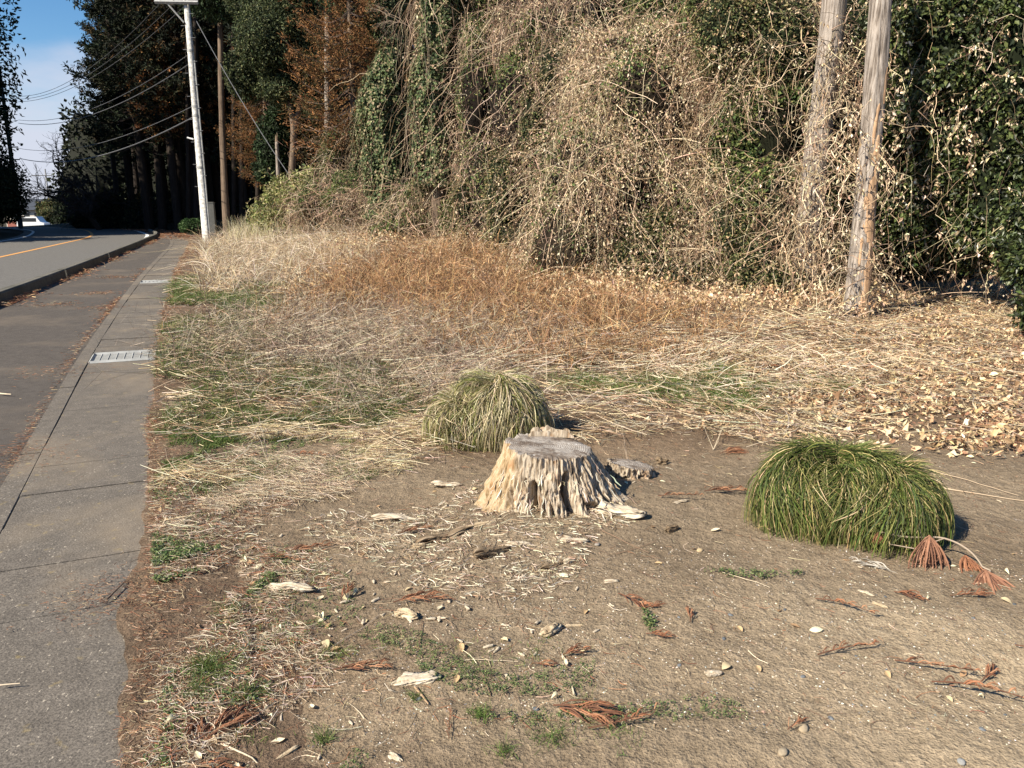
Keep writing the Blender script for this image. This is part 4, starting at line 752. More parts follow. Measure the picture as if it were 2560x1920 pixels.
# ivy covered trunks
IVY = [(.065, .095, .035), (.11, .145, .055), (.035, .055, .022), (.18, .19, .085), (.30, .24, .14)]
def ivy(label, pts, Y, r, n, dry=0):
    """ivy clad trunk: pts list of (vx, vy, radius m)"""
    P = np.array([at(a, b, Y) for a, b, _ in pts]); P[0, 2] = max(P[0, 2], .3); rad = np.array([q[2] for q in pts]); E = empty('ivy_covered_tree', (P[0, 0], Y, float(H(P[0, 0], Y))), label=label, cat='tree'); o = np.array(E.location)
    A = Acc(); trunk_acc(A, [tuple(q) for q in ([np.array([P[0, 0], Y, o[2] - .1])] + list(P))], [.2, .16, .12], 10, .15); A.obj('trunk', M['trunkbrown'], E, True, origin=o)
    f = rng.random(n); C0 = np.stack([np.interp(f, np.linspace(0, 1, len(P)), P[:, c]) for c in range(3)], -1); R = np.interp(f, np.linspace(0, 1, len(P)), rad); a = rng.uniform(0, 2 * PI, n)
    lum = 1 + .28 * vn(np.cos(a) * 2 , np.sin(a) * 2, C0[:, 2] * 1.8, 81) + .16 * vn(np.cos(a) * 4, np.sin(a) * 4, C0[:, 2] * 4.5, 82); rr = R * lum * rng.uniform(.82, 1.08, n); out = np.stack([np.cos(a), np.sin(a), 0 * a], -1); p = C0 + out * rr[:, None]
    A = Acc(); leaves(A, p, nrm(out * .5 + rng.normal(size=p.shape) * .45 + [0, 0, -.9]), nrm(out + rng.normal(size=p.shape) * .4 + [0, 0, .5]), rng.uniform(.06, .12, n), rng.uniform(.05, .09, n), palette(n, IVY, .2), .12); A.obj('ivy_leaves', M['leaf'], E, origin=o, kind='stuff')
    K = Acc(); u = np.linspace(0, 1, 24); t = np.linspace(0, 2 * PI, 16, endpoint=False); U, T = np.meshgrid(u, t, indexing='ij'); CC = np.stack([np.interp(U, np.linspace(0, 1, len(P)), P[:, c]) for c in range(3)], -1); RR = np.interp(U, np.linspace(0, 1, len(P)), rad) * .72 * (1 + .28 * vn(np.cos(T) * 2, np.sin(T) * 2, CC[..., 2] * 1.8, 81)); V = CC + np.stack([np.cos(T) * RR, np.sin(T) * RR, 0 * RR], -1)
    i = np.arange(23)[:, None] * 16 + np.arange(16)[None]; j = np.arange(23)[:, None] * 16 + (np.arange(16)[None] + 1) % 16; K.add(V.reshape(-1, 3), np.stack([i, j, j + 16, i + 16], -1).reshape(-1, 4), None, (.015, .022, .01)); K.obj('dark_core', M['core'], E, True, origin=o, kind='stuff')
    if dry:
        m = dry; f = rng.random(m); C0 = np.stack([np.interp(f, np.linspace(0, 1, len(P)), P[:, c]) for c in range(3)], -1); R = np.interp(f, np.linspace(0, 1, len(P)), rad); a = rng.normal(-PI * .95, .5, m); p = C0 + np.stack([np.cos(a), np.sin(a), 0 * a], -1) * (R * 1.05)[:, None]
        A = Acc(); strands(A, p, nrm(np.stack([np.cos(a), np.sin(a), 0 * a], -1)) * .2, m, rng.uniform(.5, 2.2, m), rng.uniform(.003, .006, m), STR, None, grav=1.6, wander=.25); leaves(A, p, nrm(rng.normal(size=p.shape) * .5 + [0, 0, -1]), nrm(rng.normal(size=p.shape)), rng.uniform(.05, .12, m), rng.uniform(.03, .06, m), palette(m, TAN, .2)); A.obj('dry_vines', M['stem'], E, origin=o, kind='stuff')
ivy('tall column of green ivy on a trunk with dry vines down its left side', [(945, 400, .5), (940, 300, .52), (935, 200, .46), (938, 100, .46), (945, 0, .5), (950, -60, .5)], 21.0, 1, 17000, 260)
ivy('shorter ivy covered trunk left of the tall ivy column', [(840, 470, .6), (838, 350, .6), (832, 250, .6), (830, 170, .5), (838, 105, .2)], 23.5, 1, 14000, 90)
ivy('ivy covered trunk with green top near the rusty cedar foliage at the top edge', [(845, 240, .3), (850, 120, .5), (835, 40, .6), (830, -40, .7)], 29, 1, 9000)
ivy('slim ivy covered stem under the rusty cedar, leftmost of the ivy stems', [(800, 440, .55), (795, 330, .5), (790, 250, .35), (792, 190, .2)], 28, 1, 7000, 150)
# dead twiggy boughs beside the ivy column
for k, (vx, vy, Y) in enumerate([(905, 70, 24.2), (900, 190, 24.4), (905, 260, 24.0), (1010, 60, 22.5), (1085, 70, 20.8)]):
    q = at(vx, vy, Y); E = bare_tree(tuple(q), 2.0, 'dead twiggy bough jutting left of the tall ivy column, number from the top'.replace(', number from the top', [' near the top edge', ' at mid height', ' low down', '', ''][k]) if k < 3 else ['bare brown twigs hanging right of the tall ivy column', 'bare grey twigs above the reddish vine tangle'][k - 3], 20 + k, (.30, .22, .16), .5, 4, .016, (-2.2 if k < 3 else 1.5, -.6)); E['category'] = 'bough'
# ================================================================ the two weathered trunks at right
t2b = at(1850, 690, 10.75)
def bigtrunk(label, pts, radii, mat, seed, scar=None):
    o = np.array(pts[0], float); E = empty('weathered_tree', o, label=label, cat='tree'); P = catmull(np.array(pts, float), 14); n = len(P); m = 64; R = np.interp(np.linspace(0, 1, n), np.linspace(0, 1, len(radii)), radii); a = np.linspace(0, 2 * PI, m, endpoint=False)
    ca, sa = np.cos(a)[None], np.sin(a)[None]; z = P[:, 2:3]; rr = R[:, None] * (1 + .07 * vn(ca * 2, sa * 2, z * .6, seed) + .05 * (1 - np.abs(vn(ca * 6, sa * 6, z * .8, seed + 1))) ** 2 + .015 * vn(ca * 14, sa * 14, z * 2, seed + 2))
    V = P[:, None] + np.stack([rr * ca, rr * sa, 0 * rr], -1); i = np.arange(n - 1)[:, None] * m + np.arange(m)[None]; j = np.arange(n - 1)[:, None] * m + (np.arange(m)[None] + 1) % m
    A = Acc(); A.add(V.reshape(-1, 3), np.stack([i, j, j + m, i + m], -1).reshape(-1, 4)); A.obj('trunk', M[mat], E, True, origin=o)
    if scar:
        for (f0, f1, a0, wd) in scar:
            A = Acc(); K = 14; fz = np.linspace(f0, f1, K); idx = (fz * (n - 1)); C0 = np.stack([np.interp(idx, np.arange(n), P[:, c]) for c in range(3)], -1); RR = np.interp(idx, np.arange(n), R) * 1.13; W = wd * np.sin(np.linspace(.12, PI - .12, K)) ** .6 * (1 + .5 * vn(fz * 90, seed, 0, 4)); ang = a0 + .25 * vn(fz * 9, 1, 0, 6); V = []
            for q in (-1, -.5, 0, .5, 1): th = ang + q * W; V.append(C0 + np.stack([np.cos(th) * RR * (1 - .05 * q * q), np.sin(th) * RR * (1 - .05 * q * q), 0 * th], -1))
            V = np.stack(V, 1); i = np.arange(K - 1)[:, None] * 5 + np.arange(4)[None]; A.add(V.reshape(-1, 3), np.stack([i, i + 1, i + 6, i + 5], -1).reshape(-1, 4), None, (.55, .33, .17)); A.obj('bare_wood_patch', M['barewood'], E, origin=o)
    return E
M['barewood'] = streakmat('orange_bare_wood', [(.3, (.20, .12, .07)), (.5, (.42, .27, .16)), (.75, (.52, .38, .26))], (1, 1, .05), 30)
bigtrunk('leaning weathered grey trunk with orange bare wood patches beside the glossy evergreen shrub', [gp(1850, 700, 10.75), tuple(at(1852, 640, 10.8)), tuple(at(1868, 450, 10.9)), tuple(at(1885, 250, 11.0)), tuple(at(1903, 0, 11.1)), tuple(at(1912, -120, 11.2))], [.20, .158, .142, .135, .128, .124], 'trunkgrey', 31, [(.06, .22, -1.25, .45), (.19, .36, -1.0, .5), (.33, .47, -1.3, .55), (.45, .56, -1.05, .42), (.54, .62, -1.5, .2), (.28, .34, -1.9, .16), (.62, .68, -1.0, .25)])
bigtrunk('brown grey trunk wrapped in vines left of the leaning weathered trunk', [gp(1735, 640, 12.9), tuple(at(1745, 520, 12.9)), tuple(at(1768, 300, 12.9)), tuple(at(1795, 80, 12.9)), tuple(at(1812, -120, 12.9))], [.22, .20, .19, .18, .17], 'trunkgrey', 32)
def wraps(label, pts, n, L, r, leafn=0):
    P0 = np.array([at(*p) for p in pts]); o = P0[0].copy(); i = rng.integers(0, len(P0), n); p = P0[i] + rng.normal(size=(n, 3)) * [.22, .14, .25]; A = Acc(); K = 10; t = np.linspace(0, 1, K)
    W = strands(A, p, np.repeat([[0, -.6, 0.]], n, 0), n, rng.uniform(*L, n), rng.uniform(.5, 1.4, n) * r, STR, None, K=K, grav=.9, wander=.5)
    if leafn: j = rng.integers(0, n, leafn); k = rng.integers(0, K, leafn); q = W[j, k]; leaves(A, q, nrm(rng.normal(size=q.shape) * .6 + [0, 0, -1]), nrm(rng.normal(size=q.shape)), rng.uniform(.025, .08, leafn), rng.uniform(.012, .04, leafn), palette(leafn, TAN, .2, TANW))
    return A.obj('climbing_vines', M['stem'], origin=o, label=label, cat='vines', kind='stuff')
wraps('dry vine stems tangled round the lower part of the vine wrapped trunk', [(1735, 560, 12.6), (1745, 480, 12.6), (1755, 400, 12.6), (1740, 620, 12.6), (1760, 330, 12.6), (1800, 120, 12.6), (1790, 200, 12.6)], 260, (.5, 1.8), .006, 900)
wraps('sparse dry vines and tan leaves hanging about the leaning weathered trunk', [(1860, 560, 10.4), (1850, 620, 10.4), (1870, 380, 10.4), (1880, 290, 10.5), (1840, 660, 10.3), (1830, 340, 10.6), (1820, 300, 11)], 110, (.4, 1.4), .0045, 550)
wraps('mesh of dry vine stems hanging between the two weathered trunks', [(1800, 520, 12), (1815, 420, 12), (1805, 600, 11.8), (1790, 640, 11.6), (1830, 250, 12.2), (1840, 100, 12.4)], 120, (.5, 1.7), .005, 350)
# glossy evergreen shrub at right, with vines over it
GL = [(.032, .046, .014), (.055, .072, .021), (.095, .112, .036), (.018, .025, .009)]
def glossy(name, label, lobes, n, ls=.085, cf=.80, ns=0, nl=0, zmin=None, arch=0, pal=GL, mt='gloss'):
    b = lobes[0]; E = empty(name, (b[0], b[1], float(H(b[0], b[1]))), label=label, cat='shrub'); o = np.array(E.location); A = Acc(); p, nn = lobes_pts(lobes, n, (.78, 1.14), .4, zmin); kk = vn(p[:, 0] * 2.4, p[:, 1] * 2.4, p[:, 2] * 2.4, 74) + .4 * rng.normal(size=len(p)) > -.22; p, nn = p[kk], nn[kk]
    leaves(A, p, nrm(nn * .6 + rng.normal(size=p.shape) * .6 + [0, 0, -.35]), nrm(nn * .8 + rng.normal(size=p.shape) * .55 + [0, 0, .45]), rng.uniform(.6, 1.2, len(p)) * ls, rng.uniform(.38, .6, len(p)) * ls, palette(len(p), pal, .25), .12)
    A.obj('leaves', M[mt], E, origin=o, kind='stuff'); K = Acc(); lobes_core(K, lobes, cf, (.012, .016, .008)); K.obj('dark_core', M['core'], E, True, origin=o, kind='stuff')
    if ns: p, nn = lobes_pts(lobes, ns, (1.0, 1.10), .2); A = Acc(); W = strands(A, p, nn, ns, rng.uniform(.3, 1.8, len(p)), rng.uniform(.6, 1.4, len(p)) * .0034, STR, None, grav=.9, wander=.45); i = rng.integers(0, max(1, len(W) // 3), nl); k = rng.integers(0, 7, nl); q = W[i, k] + rng.normal(size=(nl, 3)) * .02; leaves(A, q, nrm(rng.normal(size=q.shape) * .6 + [0, 0, -1]), nrm(rng.normal(size=q.shape)), rng.uniform(.025, .085, nl), rng.uniform(.015, .045, nl), palette(nl, TAN, .18, TANW)); A.obj('dry_vines', M['stem'], E, origin=o, kind='stuff')
glossy('evergreen_shrub', 'large glossy dark green evergreen shrub filling the top right corner with dry vines over it',
       [lobe(2060, 90, 12.6, 160, 170, 1.1), lobe(2060, 330, 12.9, 150, 170, 1.0), lobe(2190, 200, 11.8, 130, 230, 1.0), lobe(2180, 430, 11.6, 110, 130, .9), lobe(1990, 450, 13.2, 110, 120, .9), lobe(2100, 520, 12.9, 120, 70, .9), lobe(1960, 230, 12.6, 70, 130, .8), lobe(1950, 60, 12.8, 80, 120, .8)], 52000, .098, .8, 800, 6500, .55)
glossy('evergreen_shrub', 'dark leafy fill standing in for the shaded wood behind the two weathered trunks', [lobe(1820, 100, 15.5, 170, 180, 1.0), lobe(1850, 330, 15.5, 160, 160, 1.0), lobe(1800, 520, 15.3, 150, 120, 1.0), lobe(2000, 560, 15.5, 160, 90, 1.0), lobe(1700, 250, 16.5, 120, 200, 1.0)], 22000, .08, .86)  # added backdrop, gives the darkness of the wood behind the trunks
glossy('evergreen_shrub', 'low leafy green shoots and dark stem at the right edge below the glossy shrub', [lobe(2222, 570, 9.3, 45, 50, .4), lobe(2230, 480, 9.6, 50, 60, .5), lobe(2212, 670, 9.0, 14, 40, .2), lobe(2190, 540, 10.2, 45, 40, .4)], 3600, .085, .6)
bigtrunk('dark trunk cut off by the right edge under the glossy shrub', [gp(2240, 730, 9.0), tuple(at(2228, 690, 9.05)), tuple(at(2222, 650, 9.1)), tuple(at(2222, 600, 9.3))], [.12, .10, .09, .05], 'trunkshade', 33)
OLV = [(.06, .08, .025), (.10, .115, .04), (.035, .045, .016), (.17, .16, .06), (.34, .25, .13)]
for lab, lb, n in (('low olive green ivy patch at the foot of the great dry mound', [lobe(1390, 560, 14.1, 75, 70, .5), lobe(1480, 600, 13.8, 90, 45, .5), lobe(1430, 500, 14.2, 50, 50, .4)], 9000),
                   ('olive green leafy patch low between the dry mound and the weathered trunks', [lobe(1640, 580, 13.3, 80, 65, .5), lobe(1590, 500, 13.7, 60, 60, .5), lobe(1700, 610, 13.0, 60, 40, .4)], 9000),
                   ('dark green leafy patch at the top between the dry mound and the trunks', [lobe(1570, 70, 14.3, 70, 90, .5), lobe(1680, 110, 14.1, 70, 110, .5), lobe(1640, 210, 14.2, 60, 70, .4)], 13000),
                   ('green ivy patch low in the reddish vine tangle', [lobe(1085, 430, 18.3, 40, 90, .5), lobe(1110, 520, 18.0, 60, 35, .5), lobe(1010, 440, 19.6, 35, 60, .4)], 8000),
                   ('small green ivy patch right of the tall ivy column', [lobe(1150, 300, 18.3, 30, 90, .4), lobe(1200, 160, 18.6, 40, 60, .4)], 5000)):
    glossy('ivy_patch', lab, lb, n, .062, .82, 60, 500, pal=OLV, mt='leaf')
# ================================================================ soil fringe along the gutter
def fringe():
    s = np.arange(gat(-2), gat(46), .05); P = np.array([gpt(v) for v in s]); T = nrm(np.gradient(P, axis=0)); R = np.stack([T[:, 1], -T[:, 0]], -1); Yv = P[:, 1]
    jag = -.006 - .03 * np.clip(vn(Yv * 1.6, 0, 0, 91), 0, 1) - .02 * np.abs(vn(Yv * 6, 0, 0, 92)) - .02 * np.abs(vn(Yv * 17, 0, 0, 93)) - .05 * (1 + .5 * vn(Yv * 9, 0, 0, 90)) * np.exp(-((Yv - 2.85) / .3) ** 2); L = []
    for o in (jag, jag * .5, 0 * jag + .01, 0 * jag + .12, 0 * jag + .30, 0 * jag + .5):
        q = P + R * np.broadcast_to(o, s.shape)[:, None]; h = H(q[:, 0], q[:, 1]); z = np.where(np.broadcast_to(o, s.shape) < .02, .0125 + drop(q[:, 1]), h + np.interp(np.broadcast_to(o, s.shape), [.02, .12, .3, .5], [.014, .012, .008, -.004])); z = np.maximum(z, .0125 + drop(q[:, 1])) if np.max(o) < .13 else z
        z = z - (.0035 if o is jag else 0); L.append(np.column_stack([q, z]))
    V = np.stack(L, 1); n, m, _ = V.shape; i = np.arange(n - 1)[:, None] * m + np.arange(m - 1)[None]; c = np.array([.135, .095, .065]) * (1 + .25 * vn(V[..., 0] * 6, V[..., 1] * 6, 0, 94))[..., None]
    Acc().add(V.reshape(-1, 3), np.stack([i, i + 1, i + m + 1, i + m], -1).reshape(-1, 4), None, c.reshape(-1, 3)).obj('verge_soil', M['soil'], smooth=True, kind='structure')
fringe()
def hz(x, y, up=0.0):
    s = (x - xe(y)) * .92; return np.maximum(H(x, y), np.where(s < .3, .014 + drop(y), -9)) + up
# ================================================================ ground cover (stuff)
def lying(A, x, y, L, R, pal, up=.03, tilt=.12, bend=.12, az=None, m=3, K=4, wts=None):
    n = len(x); a = rng.uniform(0, 2 * PI, n) if az is None else az; t = np.linspace(-.5, .5, K); d = np.stack([np.cos(a), np.sin(a)], -1); z0 = hz(x, y); sl = rng.normal(size=n) * tilt; b = rng.normal(size=n) * bend
    px = x[:, None] + d[:, :1] * t * L[:, None] - d[:, 1:] * (b * L)[:, None] * (t ** 2 * 4); py = y[:, None] + d[:, 1:] * t * L[:, None] + d[:, :1] * (b * L)[:, None] * (t ** 2 * 4)
    zz = np.maximum(z0[:, None] + rng.random(n)[:, None] * up + np.abs(sl)[:, None] * (t + .5) * L[:, None], hz(px, py) + .002); tubes(A, np.stack([px, py, zz], -1), R[:, None] * np.linspace(1, .6, K)[None], palette(n, pal, .22, wts), m, solid=np.mean(L) > .2)
def standing(A, x, y, Hh, R, pal, lean=.35, curl=.4, az=None, K=6, wts=None, ribbon=False):
    n = len(x); a = rng.uniform(0, 2 * PI, n) if az is None else az; t = np.linspace(0, 1, K)[None]; d = np.stack([np.cos(a), np.sin(a)], -1); le = np.abs(rng.normal(size=(n, 1))) * lean; cu = np.abs(rng.normal(size=(n, 1))) * curl; Hh = Hh[:, None]
    o = (le * t + cu * t ** 2) * Hh; z = hz(x, y)[:, None] + Hh * (t * (1 - .25 * le) - .45 * cu * t ** 2.5); P = np.stack([x[:, None] + d[:, :1] * o, y[:, None] + d[:, 1:] * o, z], -1); P += np.cumsum(rng.normal(size=P.shape), 1) * .012 * Hh[..., None]; P[..., 2] = np.maximum(P[..., 2], hz(P[..., 0], P[..., 1]) + .003); W = R[:, None] * np.linspace(1, .25, K)[None]
    c = palette(n, pal, .22, wts); (ribbons(A, P, W * 2, c) if ribbon else tubes(A, P, W, c, 3)); return P
SP = [(.56, .44, .28), (.68, .57, .40), (.40, .29, .17), (.46, .40, .31), (.24, .15, .09), (.15, .09, .055)]; SPW = [.19, .15, .19, .13, .19, .15]
YEL = [(.66, .54, .31), (.58, .46, .26), (.74, .64, .42)]
NEE = [(.20, .085, .045), (.28, .125, .065), (.13, .06, .035), (.34, .18, .10)]
def far(Y, a=1): return np.clip(Y / 5.5, .75, 3) ** a
# thick mat of fallen stalks
mat1 = gpoly([(330, 660), (430, 605), (640, 610), (900, 640), (1250, 660), (1700, 690), (1900, 700), (2000, 860), (1750, 945), (1450, 965), (1200, 950), (1000, 985), (560, 1030), (340, 1000), (300, 860)])
A = Acc(); x, y = scat(9000, mat1, jag=.5); lying(A, x, y, rng.uniform(.05, .2, len(x)), rng.uniform(.0012, .0028, len(x)) * far(y), SP, .06, .14, .25, None, 3, 4, SPW); x, y = scat(12000, mat1, jag=.5); lying(A, x, y, rng.uniform(.08, .36, len(x)), rng.uniform(.0013, .0034, len(x)) * far(y), SP, .07, .14, .15, None, 3, 4, SPW); A.obj('dry_stalk_mat', M['straw'], kind='stuff')
core1 = gpoly([(560, 690), (760, 650), (1000, 680), (1300, 740), (1700, 760), (1800, 830), (1500, 890), (1180, 860), (950, 860), (640, 800)])
A = Acc(); x, y = scat(4300, core1, jag=.5); kk = vn(x * 1.4, y * 1.4, 0, 77) + .4 * rng.normal(size=len(x)) > -.15; x, y = x[kk], y[kk]; lying(A, x, y, rng.uniform(.07, .36, len(x)), rng.uniform(.0012, .0030, len(x)) * far(y, .7), [(.62, .51, .35), (.74, .63, .47), (.44, .33, .21), (.28, .18, .10)], .18, .25, .35, .9 * vn(x * .8, y * .8, 0, 78) * 1.6 + rng.normal(.1, .7, len(x))); A.obj('fallen_stalks', M['straw'], kind='stuff')
# pale flattened fine grass
fl = gpoly([(500, 960), (640, 925), (940, 925), (960, 985), (800, 1010), (600, 1010)]); A = Acc(); x, y = scat(6000, fl, jag=.7); lying(A, x, y, rng.uniform(.05, .24, len(x)), rng.uniform(.0006, .0014, len(x)), YEL + SP[2:5], .03, .08, .2, rng.normal(.15, .7, len(x)))
fl2 = gpoly([(560, 1040), (760, 1010), (880, 1060), (860, 1130), (640, 1130), (520, 1090)]); x, y = scat(4200, fl2, jag=.8); lying(A, x, y, rng.uniform(.03, .18, len(x)), rng.uniform(.0006, .0013, len(x)), [(.52, .42, .29), (.64, .54, .40), (.36, .26, .17)], .025, .1, .2); A.obj('flattened_grass', M['straw'], kind='stuff')
# general thin straw scraps everywhere, denser on the left
A = Acc(); allp = gpoly([(180, 1659), (300, 1000), (300, 640), (2300, 640), (2500, 1659)]); x, y = scat(11000, allp, 0); k = rng.random(len(x)) < (.30 + .7 * sstep(.8, .2, (x - xe(y)) * .3) + .7 * sstep(3.8, 5, y)); x, y = x[k], y[k]; lying(A, x, y, rng.uniform(.015, .10, len(x)), rng.uniform(.0006, .0014, len(x)) * far(y, .6), SP + NEE[:2], .012, .06, .25)
x, y = scat(6000, allp, -.2); lying(A, x, y, rng.uniform(.008, .04, len(x)), rng.uniform(.0005, .0011, len(x)) * far(y, .6), [(.30, .21, .13), (.42, .32, .2), (.16, .10, .06), (.24, .10, .055)], .006, .05, .3)
lf = gpoly([(290, 1659), (340, 1040), (560, 1020), (700, 1100), (560, 1350), (640, 1659)]); x, y = scat(9000, lf, 0); lying(A, x, y, rng.uniform(.012, .09, len(x)), rng.uniform(.0005, .0012, len(x)), [(.42, .33, .22), (.55, .46, .33), (.25, .16, .10), (.30, .13, .07), (.62, .54, .42)], .018, .1, .3)
st = gpoly([(700, 1130), (950, 1080), (1400, 1080), (1450, 1180), (1250, 1250), (800, 1230)]); x, y = scat(3200, st, 0); lying(A, x, y, rng.uniform(.01, .07, len(x)), rng.uniform(.0007, .0022, len(x)), [(.5, .42, .3), (.62, .55, .42), (.3, .2, .13)], .015, .1, .2); A.obj('straw_scraps', M['straw'], kind='stuff')
# red brown needle litter along the gutter and in drifts
A = Acc(); n = 4200; yy = rng.uniform(1.25, 5.5, n) ** 1.0; yy = np.concatenate([yy, rng.uniform(5, 34, 7000)]); ss = rng.exponential(.10, len(yy)) - .02 - .05 * np.clip(vn(yy * 1.6, 0, 0, 91), 0, 1); x = xe(yy) + ss * (1 + yy * .02); lying(A, x, yy, rng.uniform(.01, .07, len(x)) * far(yy, .6), rng.uniform(.0006, .0013, len(x)) * far(yy, .9), NEE + [(.45, .33, .2), (.5, .4, .28), (.3, .2, .13)], .015, .12, .3)
for cx, cy, nn_, sg in [(gnd(250, 1290), 0, 420, .12), (gnd(20, 985), 0, 250, .12)] + [(gnd(a, b), 0, 160, .2) for a, b in ((225, 665), (120, 660), (215, 635), (60, 1000), (120, 805), (250, 600))]:
    x = cx[0] + rng.normal(size=nn_) * sg; y = cx[1] + rng.normal(size=nn_) * sg; lying(A, x, y, rng.uniform(.01, .05, nn_) * far(y, .5), rng.uniform(.0007, .0015, nn_) * far(y, .7), NEE + [(.45, .33, .2)], .008, .05, .3)
# litter under the kerb and in the left edging joint
yy = rng.uniform(12, 46, 4200); kx = np.interp(yy, offs(3.45)[:, 1], offs(3.45)[:, 0]); cl = vn(yy * .6, 3, 0, 95) + .3 * rng.normal(size=len(yy)) > 0.0; yy, kx = yy[cl], kx[cl]; x = kx + rng.exponential(.12, len(yy)); lying(A, x, yy, rng.uniform(.04, .16, len(x)), rng.uniform(.002, .006, len(x)), NEE + [(.42, .3, .18)], .04, .15, .3)
yy = rng.uniform(2.5, 20, 3500); cl = vn(yy * .8, 8, 0, 96) + .3 * rng.normal(size=len(yy)) > -.1; yy = yy[cl]; x = xe(yy) - .83 - rng.exponential(.02, len(yy)) * (1 + yy * .1); lying(A, x, yy, rng.uniform(.008, .05, len(x)) * far(yy, .5), rng.uniform(.0008, .0016, len(x)) * far(yy, .8), NEE + [(.45, .33, .2)], .004, .04, .3)
yy = rng.uniform(38, 56, 2500); x = xe(yy) + rng.normal(size=2500) * .8 + .6; lying(A, x, yy, rng.uniform(.08, .25, len(x)), rng.uniform(.006, .012, len(x)), NEE, .05, .15, .3)
x, y = scat(2600, allp, -.2); k = vn(x * 2.2, y * 2.2, 0, 97) > .15; x, y = x[k], y[k]; lying(A, x, y, rng.uniform(.015, .06, len(x)), rng.uniform(.0008, .0016, len(x)) * far(y, .6), NEE, .008, .05, .35); A.obj('needle_litter', M['needle'], kind='stuff')
# chips, specks and grit on the bare soil
def grit(n, poly, size, pal, a=-.3, name='grit'):
    x, y = scat(n, poly, a); m = len(x); base = np.array([(1, 0, 0), (-.4, .8, 0), (-.7, -.6, 0), (0, 0, .7)]); r = rng.uniform(0, 2 * PI, m); s = rng.uniform(.4, 1.3, m) ** 1.5 * size * far(y, .5); cr, sr = np.cos(r), np.sin(r)
    V = np.stack([np.stack([x + s * (b[0] * cr - b[1] * sr), y + s * (b[0] * sr + b[1] * cr), hz(x, y) + s * b[2] * .7 - .0005], -1) for b in base], 1); i = np.arange(m)[:, None] * 4; A = Acc(); A.add(V.reshape(-1, 3), None, np.concatenate([i + np.array([[0, 1, 3]]), i + np.array([[1, 2, 3]]), i + np.array([[2, 0, 3]])]), np.repeat(palette(m, pal, .2), 4, 0)); return A.obj(name, M['stone'], kind='stuff')
grit(5500, allp, .0085, [(.20, .145, .095), (.25, .185, .12), (.17, .12, .08)], name='soil_crumbs'); grit(15000, allp, .0034, [(.52, .45, .34), (.62, .57, .48), (.40, .33, .24), (.12, .11, .10), (.30, .14, .07), (.22, .17, .12)])
near = gpoly([(560, 1659), (760, 1250), (2212, 1180), (2500, 1659)]); grit(5200, near, .0042, [(.62, .56, .44), (.70, .66, .58), (.46, .38, .27), (.16, .17, .18)], name='gravel')
# leaf litter at the right and dry leaf carpet in front of the thickets
litp = gpoly([(1560, 790), (1700, 700), (1880, 670), (2000, 640), (2300, 640), (2300, 960), (2050, 930), (1880, 880), (1700, 870)]); LT = [(.60, .44, .25), (.70, .55, .34), (.46, .31, .17), (.28, .16, .09), (.76, .64, .44)]
def flatleaves(A, x, y, s, pal, up, wts=None):
    m = len(x); a = rng.uniform(0, 2 * PI, m); d = np.stack([np.cos(a), np.sin(a), rng.normal(size=m) * .35], -1); nn_ = nrm(rng.normal(size=(m, 3)) * .5 + [0, 0, 1]); pos = np.stack([x, y, hz(x, y) + .004 + rng.random(m) * up + s * .15], -1); L = rng.uniform(.7, 1.6, m) * s; W = rng.uniform(.28, .6, m) * L
    d = nrm(d); sd = nrm(np.cross(d, nn_)); n2 = np.cross(sd, d); cu = rng.normal(size=(m, 1)) * .4; L, W = L[:, None], W[:, None]
    V = np.stack([pos, pos + d * L * .35 - sd * W / 2 + n2 * W * (.15 + cu), pos + d * L * .4 + n2 * L * .03, pos + d * L * .35 + sd * W / 2 + n2 * W * (.2 - cu), pos + d * L * .75 - sd * W * .35 + n2 * W * (.3 + cu), pos + d * L * .75 + sd * W * .35 + n2 * W * (.2 + cu), pos + d * L + n2 * L * cu], 1).reshape(-1, 3)
    i = np.arange(m)[:, None] * 7; A.add(V, np.concatenate([i + np.array([[0, 2, 1, 1]]) * 0 + np.array([[2, 4, 6, 5]])]), np.concatenate([i + np.array([[q]])[0] for q in ((0, 2, 1), (0, 3, 2), (1, 2, 4), (2, 3, 5))]), np.repeat(palette(m, pal, .16, wts), 7, 0))
A = Acc(); x, y = scat(21000, litp, .3, jag=.6); flatleaves(A, x, y, rng.uniform(.014, .050, len(x)), LT, .05, [.24, .12, .28, .32, .04]); x, y = scat(2600, litp, .3, jag=.5); lying(A, x, y, rng.uniform(.08, .4, len(x)), rng.uniform(.0012, .003, len(x)) * far(y, .6), SP, .1, .2, .2)
lit2 = gpoly([(1350, 830), (1600, 740), (1900, 860), (2212, 930), (2212, 990), (1700, 960), (1400, 930)]); x, y = scat(2600, lit2, .2, jag=.5); flatleaves(A, x, y, rng.uniform(.015, .05, len(x)), LT, .02); A.obj('leaf_litter', M['leaf'], kind='stuff')
carp = gpoly([(700, 560), (850, 530), (1250, 548), (1500, 620), (1950, 640), (1900, 690), (1500, 690), (1250, 670), (900, 600)]); A = Acc(); x, y = scat(30000, carp, .7, jag=.5); k = y < 24; x, y = x[k], y[k]
hump = .28 * (vn(x * .9, y * .9, 0, 98) + .6) + .1 * vn(x * 3, y * 3, 0, 99); leaves(A, np.stack([x, y, hz(x, y) + np.clip(hump, 0, .6) * rng.uniform(.3, 1, len(x)) + .03], -1), nrm(rng.normal(size=(len(x), 3)) + [0, -.3, -.3]), nrm(rng.normal(size=(len(x), 3)) * .6 + [0, -.5, .7]), rng.uniform(.04, .10, len(x)), rng.uniform(.02, .055, len(x)), palette(len(x), [(.60, .44, .27), (.50, .35, .2), (.70, .57, .38), (.36, .22, .12)], .2))
